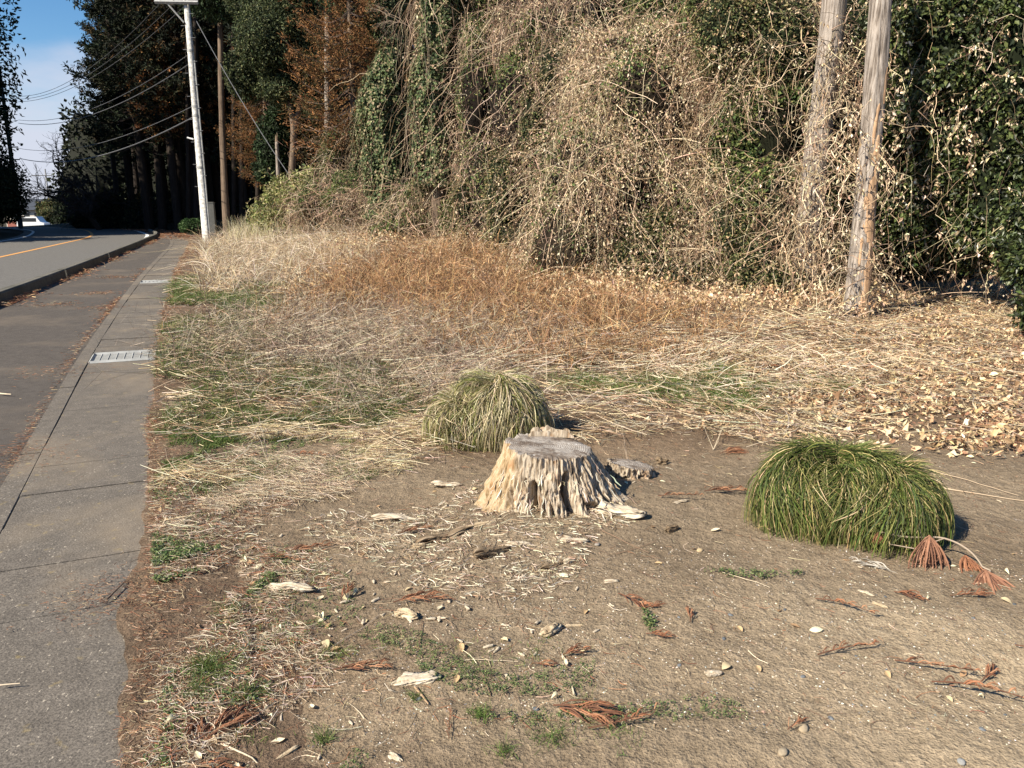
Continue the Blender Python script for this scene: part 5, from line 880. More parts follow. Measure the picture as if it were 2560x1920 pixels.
x, y = scat(5000, carp, .7, jag=.5); standing(A, x, y, rng.uniform(.15, .6, len(x)), rng.uniform(.003, .006, len(x)), STR, .6, .8); A.obj('dead_leaf_carpet', M['leaf'], kind='stuff')
# tall pale dead grass round the pole and along the wood
wp = gpoly([(395, 610), (425, 545), (440, 528), (640, 506), (900, 512), (860, 560), (700, 610), (520, 650)]); A = Acc(); x, y = scat(15000, wp, .6, jag=.4, s0=.5); k = y < 36; x, y = x[k], y[k]; standing(A, x, y, rng.uniform(.25, .95, len(x)) * (.6 + .5 * sstep(14, 26, y)), rng.uniform(.0016, .0034, len(x)) * far(y, .5), [(.58, .49, .36), (.70, .61, .48), (.42, .33, .22), (.54, .41, .24), (.28, .19, .12)], .45, .9)
x, y = scat(7000, gpoly([(560, 560), (700, 520), (1000, 520), (1350, 600), (1250, 660), (900, 620), (640, 650)]), .6, jag=.9); k = y < 30; x, y = x[k], y[k]; standing(A, x, y, rng.uniform(.15, .6, len(x)), rng.uniform(.0014, .003, len(x)) * far(y, .5), [(.58, .44, .27), (.66, .52, .34), (.36, .23, .13), (.46, .29, .15), (.2, .12, .07)], .6, 1.0)
x = rng.uniform(-12.6, -7.5, 3500); y = rng.uniform(28, 40, 3500); k = (x - xe(y)) > 1.6; x, y = x[k], y[k]; standing(A, x, y, rng.uniform(.6, 1.35, len(x)), rng.uniform(.004, .008, len(x)), [(.55, .47, .30), (.62, .54, .38), (.42, .38, .2)], .18, .25); A.obj('tall_dead_grass', M['straw'], kind='stuff')
# rusty brown weeds
bw = gpoly([(660, 650), (780, 600), (1020, 590), (1200, 620), (1400, 690), (1560, 740), (1380, 780), (1180, 800), (980, 780), (780, 710)]); A = Acc(); x, y = scat(5200, bw, .3, jag=.9); BR = [(.27, .135, .055), (.35, .19, .085), (.17, .085, .04), (.50, .35, .19), (.11, .06, .035), (.40, .25, .13)]; P = standing(A, x, y, rng.uniform(.2, .8, len(x)) * (.5 + .5 * sstep(7, 11, y)), rng.uniform(.0018, .0038, len(x)) * far(y, .5), BR, .5, .5)
i = rng.integers(0, len(P), 19000); k = rng.integers(1, 6, len(i)); q = P[i, k]; d = nrm(rng.normal(size=q.shape) + [0, 0, .35]); L = rng.uniform(.06, .24, (len(i), 1)); Q = np.stack([q, q + d * L * .5 + rng.normal(size=q.shape) * .012, q + d * L + rng.normal(size=q.shape) * .02], 1); Q[..., 2] = np.maximum(Q[..., 2], hz(Q[..., 0], Q[..., 1])); tubes(A, Q, rng.uniform(.0010, .0024, (len(i), 1)) * far(q[:, 1], .6)[:, None] * np.array([[1, .8, .5]]), palette(len(i), BR, .35), 3); A.obj('rusty_weeds', M['needle'], kind='stuff')
# grey twiggy brush over the left part of the mat
gb = gpoly([(520, 700), (700, 640), (900, 700), (1180, 770), (1120, 850), (900, 900), (640, 890), (480, 800)]); A = Acc(); x, y = scat(2600, gb, jag=.8); P = standing(A, x, y, rng.uniform(.2, .65, len(x)), rng.uniform(.0012, .0022, len(x)) * far(y, .5), [(.16, .11, .08), (.24, .18, .13), (.40, .33, .24), (.12, .085, .06)], .9, .5); i = rng.integers(0, len(P), 8000); k = rng.integers(1, 6, len(i)); q = P[i, k]; d = nrm(rng.normal(size=q.shape) + [0, 0, .2]); L = rng.uniform(.05, .22, (len(i), 1)); Q = np.stack([q, q + d * L * .5, q + d * L], 1); Q[..., 2] = np.maximum(Q[..., 2], hz(Q[..., 0], Q[..., 1])); tubes(A, Q, rng.uniform(.0007, .0014, (len(i), 1)) * far(q[:, 1], .6)[:, None] * np.array([[1, .8, .5]]), palette(len(i), [(.2, .14, .1), (.34, .27, .2), (.45, .38, .28)], .25), 3); A.obj('twiggy_brush', M['stem'], kind='stuff')
# green grass
GG = [(.07, .12, .025), (.11, .17, .035), (.05, .085, .018), (.20, .22, .07)]
def gpatch(A, pts, n, h, w=.0016, pal=GG, lean=.6): x, y = scat(n, gpoly(pts), .3, jag=.55); standing(A, x, y, rng.uniform(.5, 1.2, len(x)) * h, rng.uniform(.7, 1.3, len(x)) * w * far(y, .6), pal, lean, .6, K=3, ribbon=True)
A = Acc()
for pts, n, h in [([(360, 610), (420, 600), (600, 640), (620, 680), (420, 690), (350, 650)], 8500, .17), ([(340, 690), (560, 690), (700, 730), (640, 780), (400, 790), (320, 750)], 7000, .13), ([(430, 790), (700, 780), (960, 830), (940, 900), (600, 920), (330, 900)], 11000, .11), ([(1230, 830), (1350, 815), (1500, 825), (1480, 870), (1330, 885), (1240, 865)], 2300, .15), ([(1630, 810), (1700, 815), (1690, 850), (1640, 850)], 700, .15), ([(310, 900), (560, 920), (560, 1010), (320, 1040)], 6000, .04), ([(600, 990), (860, 985), (800, 1040), (560, 1050)], 1800, .05), ([(1450, 840), (1600, 830), (1560, 870), (1470, 875)], 1200, .12), ([(760, 870), (930, 880), (900, 925), (740, 925)], 1800, .06)]: gpatch(A, pts, n, h)
for (a, b), n, h, r in [((455, 1455), 420, .055, 38), ((430, 1500), 150, .04, 26), ((540, 1510), 200, .04, 30), ((500, 1325), 180, .035, 36), ((725, 1420), 160, .035, 34), ((700, 1600), 90, .04, 20), ((840, 1400), 70, .02, 30), ((1040, 1560), 120, .05, 22), ((1190, 1610), 150, .04, 40), ((1090, 1640), 90, .035, 25), ((900, 1520), 60, .03, 15), ((1010, 1440), 110, .03, 70), ((1160, 1420), 100, .03, 60), ((1330, 1605), 110, .03, 60), ((690, 1340), 90, .02, 50), ((1260, 1530), 60, .03, 30), ((1030, 1480), 60, .04, 40), ((560, 1600), 70, .03, 50), ((1680, 1130), 60, .03, 30)]:
    c = gnd(a, b); k = gnd(a + r, b)[0] - c[0]; x = c[0] + rng.normal(size=n) * k * .6; y = c[1] + rng.normal(size=n) * k * .6; standing(A, x, y, rng.uniform(.5, 1.2, n) * h, rng.uniform(.0007, .0013, n), GG, .5, .5, K=4, ribbon=True)
A.obj('green_grass', M['blade'], kind='stuff')
# low broad leaved weeds
A = Acc(); WD = [(.06, .10, .03), (.10, .15, .045), (.16, .20, .07), (.035, .06, .025), (.22, .25, .10)]
def rosettes(n, pts, ls): x, y = scat(n, gpoly(pts), 0, jag=.35, s0=.03); m = len(x) ; k = 6; X = np.repeat(x, k); Y = np.repeat(y, k); a = rng.uniform(0, 2 * PI, m * k); d = np.stack([np.cos(a), np.sin(a), rng.uniform(-.1, .5, m * k)], -1); pos = np.stack([X, Y, hz(X, Y) + .004 + rng.random(m * k) * .014], -1) + d * ls * .3; leaves(A, pos, d, nrm(rng.normal(size=(m * k, 3)) * .35 + [0, 0, 1]), rng.uniform(.6, 1.2, m * k) * ls, rng.uniform(.5, .8, m * k) * ls, palette(m * k, WD, .2), .12)
rosettes(420, [(300, 1120), (360, 1090), (430, 1140), (480, 1200), (440, 1260), (310, 1250)], .011); rosettes(330, [(310, 1190), (400, 1180), (420, 1240), (320, 1255)], .013); rosettes(170, [(300, 1310), (370, 1290), (400, 1340), (350, 1370), (305, 1350)], .012); rosettes(260, [(300, 1060), (420, 1060), (400, 1110), (320, 1110)], .012); rosettes(600, [(300, 1100), (600, 1080), (640, 1300), (560, 1500), (320, 1500)], .008); rosettes(300, [(300, 1500), (420, 1480), (460, 1659), (280, 1659)], .010); rosettes(900, [(310, 900), (620, 900), (600, 1040), (330, 1060)], .014); rosettes(60, [(1630, 1340), (1700, 1330), (1710, 1370), (1650, 1370)], .011); rosettes(30, [(1415, 1400), (1450, 1395), (1455, 1420), (1420, 1420)], .012); rosettes(500, [(700, 1380), (1200, 1390), (1160, 1480), (760, 1480)], .007); rosettes(300, [(860, 1560), (1420, 1580), (1400, 1650), (900, 1655)], .007)
A.obj('low_weeds', M['leaf'], kind='stuff')
# ================================================================ single things on the lot
def frond_mesh(name, L, nb, bl, seed, curl=.5, r=.0022, spikes=True, hang=False, c0=NEE):
    g = np.random.default_rng(seed); A = Acc(); K = 8; t = np.linspace(0, 1, K); a = g.normal() * curl; M0 = np.stack([L * t, L * .3 * a * t ** 2, .008 + .008 * np.sin(t * PI)], -1)
    if not hang: tube(A, M0, np.linspace(r * 1.3, r * .7, K), c0[2], 5)
    Ps = []
    for b in range(nb):
        f = g.uniform(.05, 1) if not hang else 0; p = np.array([np.interp(f, t, M0[:, i]) for i in range(3)]) if not hang else np.zeros(3); sd = 1 if b % 2 else -1; an = sd * g.uniform(.25, .7); l = bl * g.uniform(.6, 1.1) * (1 - .45 * f); Kk = 7; tt = np.linspace(0, 1, Kk)
        if hang: az = g.uniform(0, 2 * PI); rr = l * .62 * np.sin(tt * 1.6) * g.uniform(.15, 1); P = np.stack([rr * math.cos(az), rr * math.sin(az) * .6, -l * tt ** 1.1], -1)
        else:
            ang = an * (1 - .55 * tt) + a * .3; P = p + np.stack([np.cumsum(np.cos(ang)) * l / Kk, np.cumsum(np.sin(ang)) * l / Kk, g.uniform(0, 1) * .014 * np.sin(tt * PI) + .008 * g.random() * tt], -1); P[:, 2] = np.maximum(P[:, 2], .003)
        P += np.cumsum(g.normal(size=P.shape), 0) * l * .012; Ps.append(P)
    Ps = np.array(Ps); R = g.uniform(.7, 1.25, (nb, 1)) * r * np.array([[.7, 1, 1.1, 1.1, 1, .8, .3]]); cc = np.array(c0)[g.integers(0, len(c0), nb)] * g.uniform(.75, 1.25, (nb, 1)); tubes(A, Ps, R, cc, 5)
    if spikes:
        ns = nb * 26; i = g.integers(0, nb, ns); f = g.uniform(.05, .98, ns) * 6; k = f.astype(int); w_ = (f - k)[:, None]; q = Ps[i, k] * (1 - w_) + Ps[i, np.minimum(k + 1, 6)] * w_; td = nrm(Ps[i, np.minimum(k + 1, 6)] - Ps[i, k]); d = nrm(td * 1.2 + nrm(g.normal(size=q.shape)) * .8); leaves(A, q, d, nrm(g.normal(size=q.shape)), g.uniform(.8, 1.4, ns) * r * 3.2, np.full(ns, r * 1.1), cc[i] * g.uniform(.8, 1.2, (ns, 1)), .1)
    return A.mesh(name)
FV = [[frond_mesh('frond', .14, 17, .10, 1 + 10 * v, .5, .0018), frond_mesh('frond', .18, 24, .09, 2 + 10 * v, .8, .0017), frond_mesh('frond', .09, 12, .07, 3 + 10 * v, .3, .0018), frond_mesh('frond', .20, 10, .05, 4 + 10 * v, .9, .0017), frond_mesh('frond', .10, 30, .12, 5 + 10 * v, .4, .0018)] for v in range(4)]
frs = [((850, 1310), 1, .3, 1.0, 'rust red cedar frond lying over a pale wood chunk at centre left'), ((1195, 1545), 4, -.3, 1.25, 'largest rust red cedar frond fanned on the bare soil at bottom centre'), ((1335, 1300), 0, -.9, .9, 'curved rust brown cedar frond right of centre below the stump'), ((1375, 1335), 1, .2, .55, 'small curled cedar frond just right of the curved one below the stump'), ((1215, 1430), 2, .1, .9, 'small comb shaped cedar frond in thin green grass below the stump'), ((860, 1165), 1, .5, .8, 'dark brown frond bundle left of the old bark pieces by the stump'), ((735, 1300), 2, 1.2, 1.0, 'small dark brown frond right of the pale split wood piece'), ((620, 1195), 1, .1, .9, 'orange brown frond lying left of the bark pieces among dry grass'), ((425, 1620), 4, .7, 1.1, 'bushy rust frond at the bottom left beside the gutter edge'), ((420, 1650), 1, -.5, 1.0, 'long rust frond stem cut by the bottom edge near the gutter'), ((400, 1480), 3, .6, 1.0, 'thin brown frond beside the bright green grass tuft at lower left'), ((720, 1455), 1, .15, .9, 'long orange red frond lying below the grey wood splinter at lower left'), ((560, 1205), 3, -.2, 1.0, 'thin red frond on the weedy strip left of the bark pieces'), ((1150, 1450), 2, -.2, .7, 'tiny frond tip among grass sprouts at lower centre'), ((1395, 1385), 2, -.7, .8, 'short orange frond left of the small green seedling'), ((1555, 990), 4, .4, 1.1, 'rust brown frond heap behind and left of the green sedge mound'), ((1760, 1310), 3, -.6, 1.0, 'thin orange frond on bare soil below the green sedge mound'), ((1765, 1430), 3, .3, 1.1, 'curved dark brown frond on bare soil at lower right'), ((1930, 1445), 3, -.5, 1.1, 'orange broken frond on bare soil right of the curved brown one'), ((2010, 1490), 3, -.1, 1.3, 'long thin orange frond at lower right of the bare soil'), ((2120, 1475), 2, .6, 1.0, 'small dark frond near the right edge of the bare soil'), ((2050, 1300), 1, -.3, .8, 'dark curled frond lying left of the lower hanging needle bunch'), ((1930, 1290), 2, -1.0, 1.0, 'small rust frond tip below the grey dead twig of the sedge mound'), ((380, 895), 4, .3, 1.1, 'rust frond bundle in dry grass on the far left near the gutter'), ((480, 1000), 1, .2, 1.0, 'dark red frond in flattened grass at left'), ((620, 1000), 3, .1, 1.2, 'dark frond on pale flattened grass left of the half withered sedge mound'), ((1520, 1085), 1, .1, 1.1, 'rust frond on soil between the stump remnant and the green sedge mound'), ((1420, 1100), 3, -.2, 1.0, 'thin frond right behind the large stump'), ((1530, 840), 4, .2, 1.2, 'rust brown frond patch in the green grass right of the half withered sedge mound'), ((2080, 940), 1, .2, 1.5, 'dark rust frond in the leaf litter at far right'), ((1640, 800), 1, .5, 1.3, 'brown frond on straw left of the leaf litter'), ((2130, 870), 4, 0, 1.2, 'rust frond heap on tan leaves at the right edge'), ((1490, 1365), 2, 1.4, .8, 'tiny upright orange frond right of the small seedling'), ((2190, 1410), 3, -.5, 1.0, 'brown stick like frond at the right edge of the bare soil'), ((530, 880), 1, .4, 1.2, 'red brown frond near two upright pale stalks in the grass'), ((330, 1130), 3, .9, 1.0, 'thin rust frond on the gutter edge beside green weeds'), ((970, 1610), 3, 1.5, .6, 'short brown frond upright below the white wood chunk'), ((1270, 1600), 3, -.1, 1.0, 'thin brown frond right of the largest frond at bottom centre'), ((1700, 1590), 2, .5, .7, 'tiny orange frond near the bottom edge on the right'), ((440, 1555), 4, -1.4, .7, 'dark drooping frond bunch at lower left below the bright grass tuft')]
for (p, m, az, sc, lab) in frs: q = gnd(*p); E = link('cedar_frond', FV[rng.integers(0, 4)][m], M['needle'], None, (q[0], q[1], float(H(q[0], q[1])) + .004), (rng.normal() * .02, rng.normal() * .02, az + rng.normal() * .15), label=lab, cat='frond'); E.scale = (sc * 1.05,) * 3
# wood chunks
def chunk_mesh(L, W, T, seed, nu=60, nv=36, taper=.5, rough=1.0):
    u = np.linspace(-1, 1, nu); v = np.linspace(0, 2 * PI, nv, endpoint=False); U, V = np.meshgrid(u, v, indexing='ij'); e0 = 1 + .35 * vn(np.cos(V) * 2.5, np.sin(V) * 2.5, 0, seed) + .12 * vn(np.cos(V) * 8, np.sin(V) * 8, 3, seed); env = np.clip(1 - np.abs(U) ** 6, 0, 1) ** .4 * (1 - taper * .5 * (U + 1) * .6)
    rad = env * (1 + rough * (.30 * vn(U * 1.5, np.cos(V) * 3, np.sin(V) * 3, seed + 1) - .28 * (1 - np.abs(vn(U * .8, np.cos(V) * 6, np.sin(V) * 6, seed + 2))) ** 3 + .12 * vn(U * 8, np.cos(V) * 9, np.sin(V) * 9, seed + 3)))
    X = U * L / 2 * e0; Y = rad * W / 2 * np.sign(np.cos(V)) * np.abs(np.cos(V)) ** .7; Z = rad * T / 2 * np.sign(np.sin(V)) * np.abs(np.sin(V)) ** .7 + T * .42; Z += .05 * L * vn(U * 1.5, seed, 0, 7)
    A = Acc(); i = np.arange(nu - 1)[:, None] * nv + np.arange(nv)[None]; j = np.arange(nu - 1)[:, None] * nv + (np.arange(nv)[None] + 1) % nv; cap = [(0, k + 1, k) for k in range(1, nv - 1)] + [((nu - 1) * nv, (nu - 1) * nv + k, (nu - 1) * nv + k + 1) for k in range(1, nv - 1)]
    A.add(np.stack([X, Y, np.maximum(Z, -.01)], -1).reshape(-1, 3), np.stack([i, i + nv, j + nv, j], -1).reshape(-1, 4), cap); return A.mesh('chunk', True)
chs = [((630, 1277), .17, .055, .03, -.1, 'whitechunk', 'pale split wood piece with ragged ends at centre left'), ((880, 1338), .085, .05, .035, -.5, 'chunk', 'small yellowish wood chunk under a rust red frond'), ((902, 1482), .125, .07, .022, .12, 'whitechunk', 'bleached white flake of rotten wood on bare soil at lower centre'), ((1062, 1207), .17, .05, .045, .62, 'darkchunk', 'dark grooved bark piece tilted toward the stump foot'), ((965, 1165), .26, .07, .035, .5, 'darkchunk', 'long weathered bark slab left of the stump foot'), ((905, 1190), .06, .03, .03, .2, 'chunk', 'stubby wood bit with a dark end left of the bark pieces'), ((860, 1128), .20, .05, .03, .05, 'whitechunk', 'pale bark shavings left of the stump among dry grass'), ((965, 1060), .15, .05, .03, .12, 'whitechunk', 'pale bark flake heap touching the left foot of the stump'), ((1335, 1135), .24, .10, .05, -.55, 'whitechunk', 'grooved plank of rotten wood at the right foot of the stump'), ((1450, 1165), .07, .035, .035, .6, 'darkchunk', 'curled grey bark bit right of the stump'), ((1230, 1228), .05, .03, .02, .4, 'whitechunk', 'small white shell like wood bit below the stump'), ((1195, 1235), .10, .025, .02, .55, 'darkchunk', 'thin brown bark sliver below the stump'), ((1190, 1372), .09, .05, .03, .9, 'chunk', 'brown crumbly bark chunk at lower centre'), ((1240, 1357), .09, .018, .012, .05, 'chunk', 'thin pale stick of split wood beside the crumbly bark chunk'), ((1870, 1292), .055, .018, .01, -.9, 'whitechunk', 'bright white wood sliver below the sedge mound'), ((1900, 1318), .05, .015, .01, -.8, 'chunk', 'thin tan wood sliver just below the bright white one'), ((690, 1395), .10, .025, .012, .7, 'darkchunk', 'grey splinter of wood at lower left'), ((715, 1247), .055, .02, .01, 0, 'whitechunk', 'small white flake above the pale split wood piece'), ((1320, 1272), .05, .02, .012, .1, 'whitechunk', 'white flake at the top of the curved rust frond'), ((1540, 1470), .05, .03, .012, .2, 'whitechunk', 'crumbled white flake on bare soil right of centre'), ((620, 1630), .07, .02, .012, .9, 'chunk', 'pale wood stick near the bottom edge at left'), ((855, 1645), .04, .02, .015, -.6, 'whitechunk', 'pale twisted wood bit at the bottom edge'), ((1120, 1190), .10, .03, .02, .1, 'whitechunk', 'pale crumbled shavings at the front foot of the stump'), ((1040, 1150), .12, .03, .02, .3, 'chunk', 'tan shaving heap at the left front foot of the stump'), ((1240, 1190), .10, .04, .02, -.1, 'whitechunk', 'broken pale flakes right below the front of the stump'), ((1470, 1105), .08, .02, .012, .4, 'whitechunk', 'pale straight wood sliver on soil right of the stump'), ((1430, 1010), .06, .04, .05, .1, 'darkchunk', 'dark crumbled knob at the right end of the second stump')]
for n, (p, L, W, T, az, m, lab) in enumerate(chs): q = gnd(*p); link('wood_chunk', chunk_mesh(L, W, T, 200 + n, rough=1.2), M[m], None, (q[0], q[1], float(H(q[0], q[1])) - .002), (rng.normal() * .05, rng.normal() * .06, az), label=lab, cat='wood chunk')
# sticks and canes
def stick(p0, p1, r, c, label, sag=.0, z0=.006, z1=.006, cat='stick', name='stick', wob=.02, K=9, br=0):
    a, b = gnd(*p0), gnd(*p1); t = np.linspace(0, 1, K)[:, None]; P = a + (b - a) * t; L = np.linalg.norm(b - a); P[:, :2] += np.cumsum(rng.normal(size=(K, 2)), 0) * wob * L * .25; P[:, 2] = hz(P[:, 0], P[:, 1]) + np.interp(t[:, 0], [0, 1], [z0, z1]) + sag * np.sin(t[:, 0] * PI); o = P[0].copy(); A = Acc(); tube(A, P - o, np.linspace(r, r * .55, K), c, 5)
    for _ in range(br): k = rng.integers(2, K - 2); d = nrm(P[k] - P[k - 1] + rng.normal(size=3) * .7) * L * rng.uniform(.12, .3); tube(A, [P[k] - o, P[k] - o + d * .5, P[k] - o + d + [0, 0, .01]], [r * .5, r * .4, r * .2], c, 4)
    return link(name, A.mesh('stick'), M['stem'], None, o, label=label, cat=cat)
BRN = (.22, .14, .09); PAL = (.55, .45, .32); GRY = (.40, .34, .27)
for a in [((232, 1305), (272, 1265), .004, (.12, .08, .055), 'short dark stick lying on the gutter slab edge'), ((608, 1560), (622, 1475), .0042, GRY, 'grey brown twig standing out on soil at lower left'), ((897, 1500), (925, 1535), .0042, (.33, .22, .13), 'brown stick pointing out from under the white wood flake'), ((1240, 1520), (1235, 1500), .004, PAL, 'short yellow stick above the largest frond'), ((0, 855), (25, 857), .008, PAL, 'pale stick on the footway at the left edge'), ((0, 1492), (45, 1488), .003, PAL, 'pale twig on the gutter slab at the left edge'), ((660, 1445), (820, 1330), .0016, GRY, 'thin grey twig slanting past the yellowish wood chunk'), ((1560, 1255), (1665, 1290), .0018, PAL, 'thin straight pale twig on bare soil below the sedge mound'), ((1300, 1170), (1400, 1215), .002, BRN, 'thin dark twig on soil right below the stump'), ((1330, 1215), (1420, 1190), .0018, BRN, 'second thin dark twig crossing soil right below the stump'), ((1000, 1438), (1120, 1440), .0016, PAL, 'straight pale straw beside the small comb shaped frond'), ((1950, 1050), (2212, 1085), .0045, (.42, .32, .22), 'long branching twig on the soil behind the green sedge mound'), ((1990, 1020), (2200, 1075), .003, (.42, .32, .22), 'thin upper twig on the soil behind the green sedge mound'), ((640, 1520), (600, 1510), .0016, PAL, 'short pale straw at lower left near the grey brown twig'), ((905, 1410), (915, 1350), .0018, BRN, 'thin dark bent twig above the white wood flake'), ((1060, 1520), (1040, 1465), .0016, BRN, 'thin forked twig between grass sprouts'), ((480, 1620), (560, 1655), .0035, PAL, 'pale broken stalk across the frond at the bottom left')]: stick(*a, br=2 if 'branching' in a[4] or 'forked' in a[4] else 0)
# canes arching over the mat, thorny dark brambles
cg = np.random.default_rng(8)
canes0 = [((555, 935), (430, 560)), ((960, 1180), (760, 870)), ((1100, 960), (820, 800)), ((1180, 880), (700, 640)), ((860, 830), (600, 560)), ((700, 760), (520, 560)), ((1240, 770), (1000, 560)), ((960, 760), (680, 560)), ((800, 900), (560, 700)), ((1050, 850), (760, 620)), ((480, 640), (380, 560)), ((660, 840), (500, 640)), ((930, 940), (1060, 850)), ((720, 1000), (940, 900)), ((1300, 760), (1180, 640)), ((900, 690), (780, 560)), ((1130, 700), (1010, 560)), ((1500, 800), (1650, 640)), ((380, 800), (340, 640)), ((1000, 890), (860, 700))]
def cane(p0, p1, label, group):
    a = gnd(*p0); a[2] = float(hz(a[0], a[1])); tip = at(p1[0], p1[1], a[1] + cg.uniform(-.2, .6)); v = tip - a; L = np.linalg.norm(v); v = v / L * min(L, 1.25); tip = a + v; t = np.linspace(0, 1, 10)[:, None]; P = (v * t) + np.array([cg.normal() * .25 * L, 0, .45 * L]) * t * (1 - t); P += np.cumsum(cg.normal(size=P.shape), 0) * .012 * L; A = Acc(); tube(A, P, np.linspace(.0032, .0012, 10) * (1 + a[1] * .03), (.20, .135, .095), 5)
    for _ in range(7): k = cg.integers(3, 9); d = nrm(v + cg.normal(size=3) * .7 * np.linalg.norm(v)) * L * cg.uniform(.08, .22); tube(A, [P[k], P[k] + d * .5, P[k] + d], [.002, .0016, .001], (.17, .11, .08), 4)
    link('bramble_cane', A.mesh('cane'), M['stem'], None, a, label=label, cat='cane', group=group)
wh = ['rooted in the dry grass nearest the gutter', '', 'just left of the half withered sedge mound', 'behind the half withered sedge mound', 'over the grey brush left of centre', 'at the near edge of the pale standing grass', 'at the near edge of the rusty weeds, rightmost of those', 'between the grey brush and the rusty weeds', 'over green grass left of the grey brush', 'over the densest fallen stalks', 'at the gutter edge by the pale grass', 'over the left green grass patch', 'bending low before the half withered sedge mound', 'lying low across the pale flattened grass', 'in the right part of the rusty weeds', 'at the left end of the rusty weeds', 'in the middle of the rusty weeds', 'right of the rusty weeds toward the weathered trunks', 'beside the gutter by the drain grate', 'above left of the half withered sedge mound']
for k, (a, b) in enumerate(canes0):
    if wh[k]: cane(a, b, 'thin brown bramble cane ' + wh[k], 'bramble canes over the dry stalks')
def sprig(base, n, h, c, label, r=.003, spread=.35, name='dry_stalk', cat='stalk', seed=0):
    g = np.random.default_rng(seed + 50); b = gnd(*base); b[2] = float(hz(b[0], b[1])); A = Acc()
    for k in range(n):
        d = nrm(np.array([g.normal() * spread, g.normal() * spread * .5, 1])) * h * g.uniform(.6, 1.1); t = np.linspace(0, 1, 6)[:, None]; P = d * t + np.cumsum(g.normal(size=(6, 3)), 0) * h * .015; tube(A, P, np.linspace(r, r * .4, 6), c, 5)
    link(name, A.mesh('sprig'), M['stem'], None, b, label=label, cat=cat)
sprig((465, 700), 5, .30, (.66, .56, .44), 'pale forked dead stalk standing near the gutter at left', .005, .6, seed=1); sprig((580, 1000), 2, .32, (.62, .52, .38), 'two thin pale upright stalks left of the sedge mounds', .0022, .2, seed=2)
sprig((435, 640), 4, .55, (.13, .08, .06), 'dark thin dead stems at the gutter edge before the pale grass', .006, .45, seed=3); sprig((1355, 1010), 3, .20, (.34, .26, .19), 'thin grey sapling twig standing just behind the large stump', .0028, .18, name='sapling', cat='sapling', seed=4)
sprig((1780, 975), 3, .10, (.6, .5, .38), 'pale forked straw standing behind the green sedge mound', .0022, .8, seed=5); sprig((1540, 980), 3, .2, (.55, .46, .33), 'thin upright straw over the rust brown frond heap', .002, .5, seed=6)
for k, (a, b) in enumerate([(1490, 850), (1180, 830), (1390, 800), (1250, 880), (1620, 850), (1430, 900), (1560, 780)]): sprig((a, b), 1, .3, (.66, .56, .4), ['pale upright stalk in the green grass patch right of the sedge mound', 'pale stalk just behind the half withered sedge mound', 'leaning straw behind the middle green grass patch', 'straw leaning right of the half withered sedge mound', 'upright straw at the right green grass patch', 'straw before the middle green grass patch', 'straw leaning in front of the rusty weeds'][k], .0026, .6, seed=20 + k)
# twig with hanging needle bunches leaning against the sedge mound
tb = at(1895, 1148, 3.18); mid = at(2040, 1163, 3.12); bd = at(2100, 1195, 3.06); en = at(2135, 1250, 3.0); TW = empty('cedar_twig', (bd[0], bd[1], 0), label='dead cedar twig with hanging rust needle bunches leaning on the green sedge mound', cat='twig'); to = np.array(TW.location)
A = Acc(); P = catmull(np.array([tb, at(1960, 1160, 3.13), mid, bd, en, at(2128, 1262, 2.98)]), 6); P[:, 2] = np.maximum(P[:, 2], .03); tube(A, P - to, np.linspace(.0048, .003, len(P)), (.34, .27, .20), 6); tube(A, [at(1920, 1175, 3.12) - to, at(1975, 1185, 3.08) - to, mid - to], [.002, .003, .003], (.3, .23, .17), 5); link('stem', A.mesh('twig'), M['stem'], TW)
HB = [frond_mesh('bunch', .1, 60, .135, 31, r=.0025, hang=True, c0=[(.27, .135, .08), (.33, .175, .11), (.19, .09, .055)]), frond_mesh('bunch', .1, 34, .09, 32, r=.0022, hang=True, c0=[(.30, .14, .075), (.24, .105, .055)])]
for m, pos, sc, rx in ((0, at(2008, 1158, 3.08), 1.15, -.25), (0, at(2128, 1232, 2.97), 1.55, -1.02), (1, at(2085, 1200, 3.08), 1.2, -1.0), (1, at(1898, 1150, 3.16), .55, -.2)):
    ob = link('needle_bunch', HB[m], M['needle'], TW, pos - to, (rx, .05, 0)); ob.scale = (sc * 1.1, sc * .8, sc)
gm = frond_mesh('grey', .17, 22, .11, 41, .4, .0017, True, False, [(.36, .32, .27), (.46, .42, .36), (.25, .22, .18)]); q = gnd(1935, 1245); link('cedar_frond', gm, M['needle'], None, (q[0], q[1], .008), (.05, 0, 2.6), label='grey dead cedar frond lying at the foot of the green sedge mound', cat='frond')
# single leaves, pebbles, wood chips
def leaf_mesh(seed, L=.05):
    g = np.random.default_rng(seed); nu, nv = 7, 5; u = np.linspace(0, 1, nu); A = Acc(); V = []
    c1, c2 = g.normal(size=2) * .5
    for i in range(nu):
        w_ = .27 * L * math.sin(PI * min(1, u[i] * .97 + .02)) ** .75
        for j in range(nv): q = (j / (nv - 1) - .5) * 2; V.append((L * (u[i] - .5), w_ * q, .004 + abs(q) * w_ * (.5 + c1) + L * .25 * c2 * (u[i] - .5) ** 2 * 4 + .003 * g.random()))
    Q = [(i * nv + j, (i + 1) * nv + j, (i + 1) * nv + j + 1, i * nv + j + 1) for i in range(nu - 1) for j in range(nv - 1)]; V = np.array(V); V[:, 2] -= V[:, 2].min() - .002; A.add(V, Q, None, np.array([(.62, .50, .30), (.70, .60, .42), (.50, .35, .19), (.72, .66, .45), (.42, .26, .14)][seed % 5])); return A.mesh('leaf', True)
LM = [leaf_mesh(k, .045 + .01 * (k % 3)) for k in range(10)]
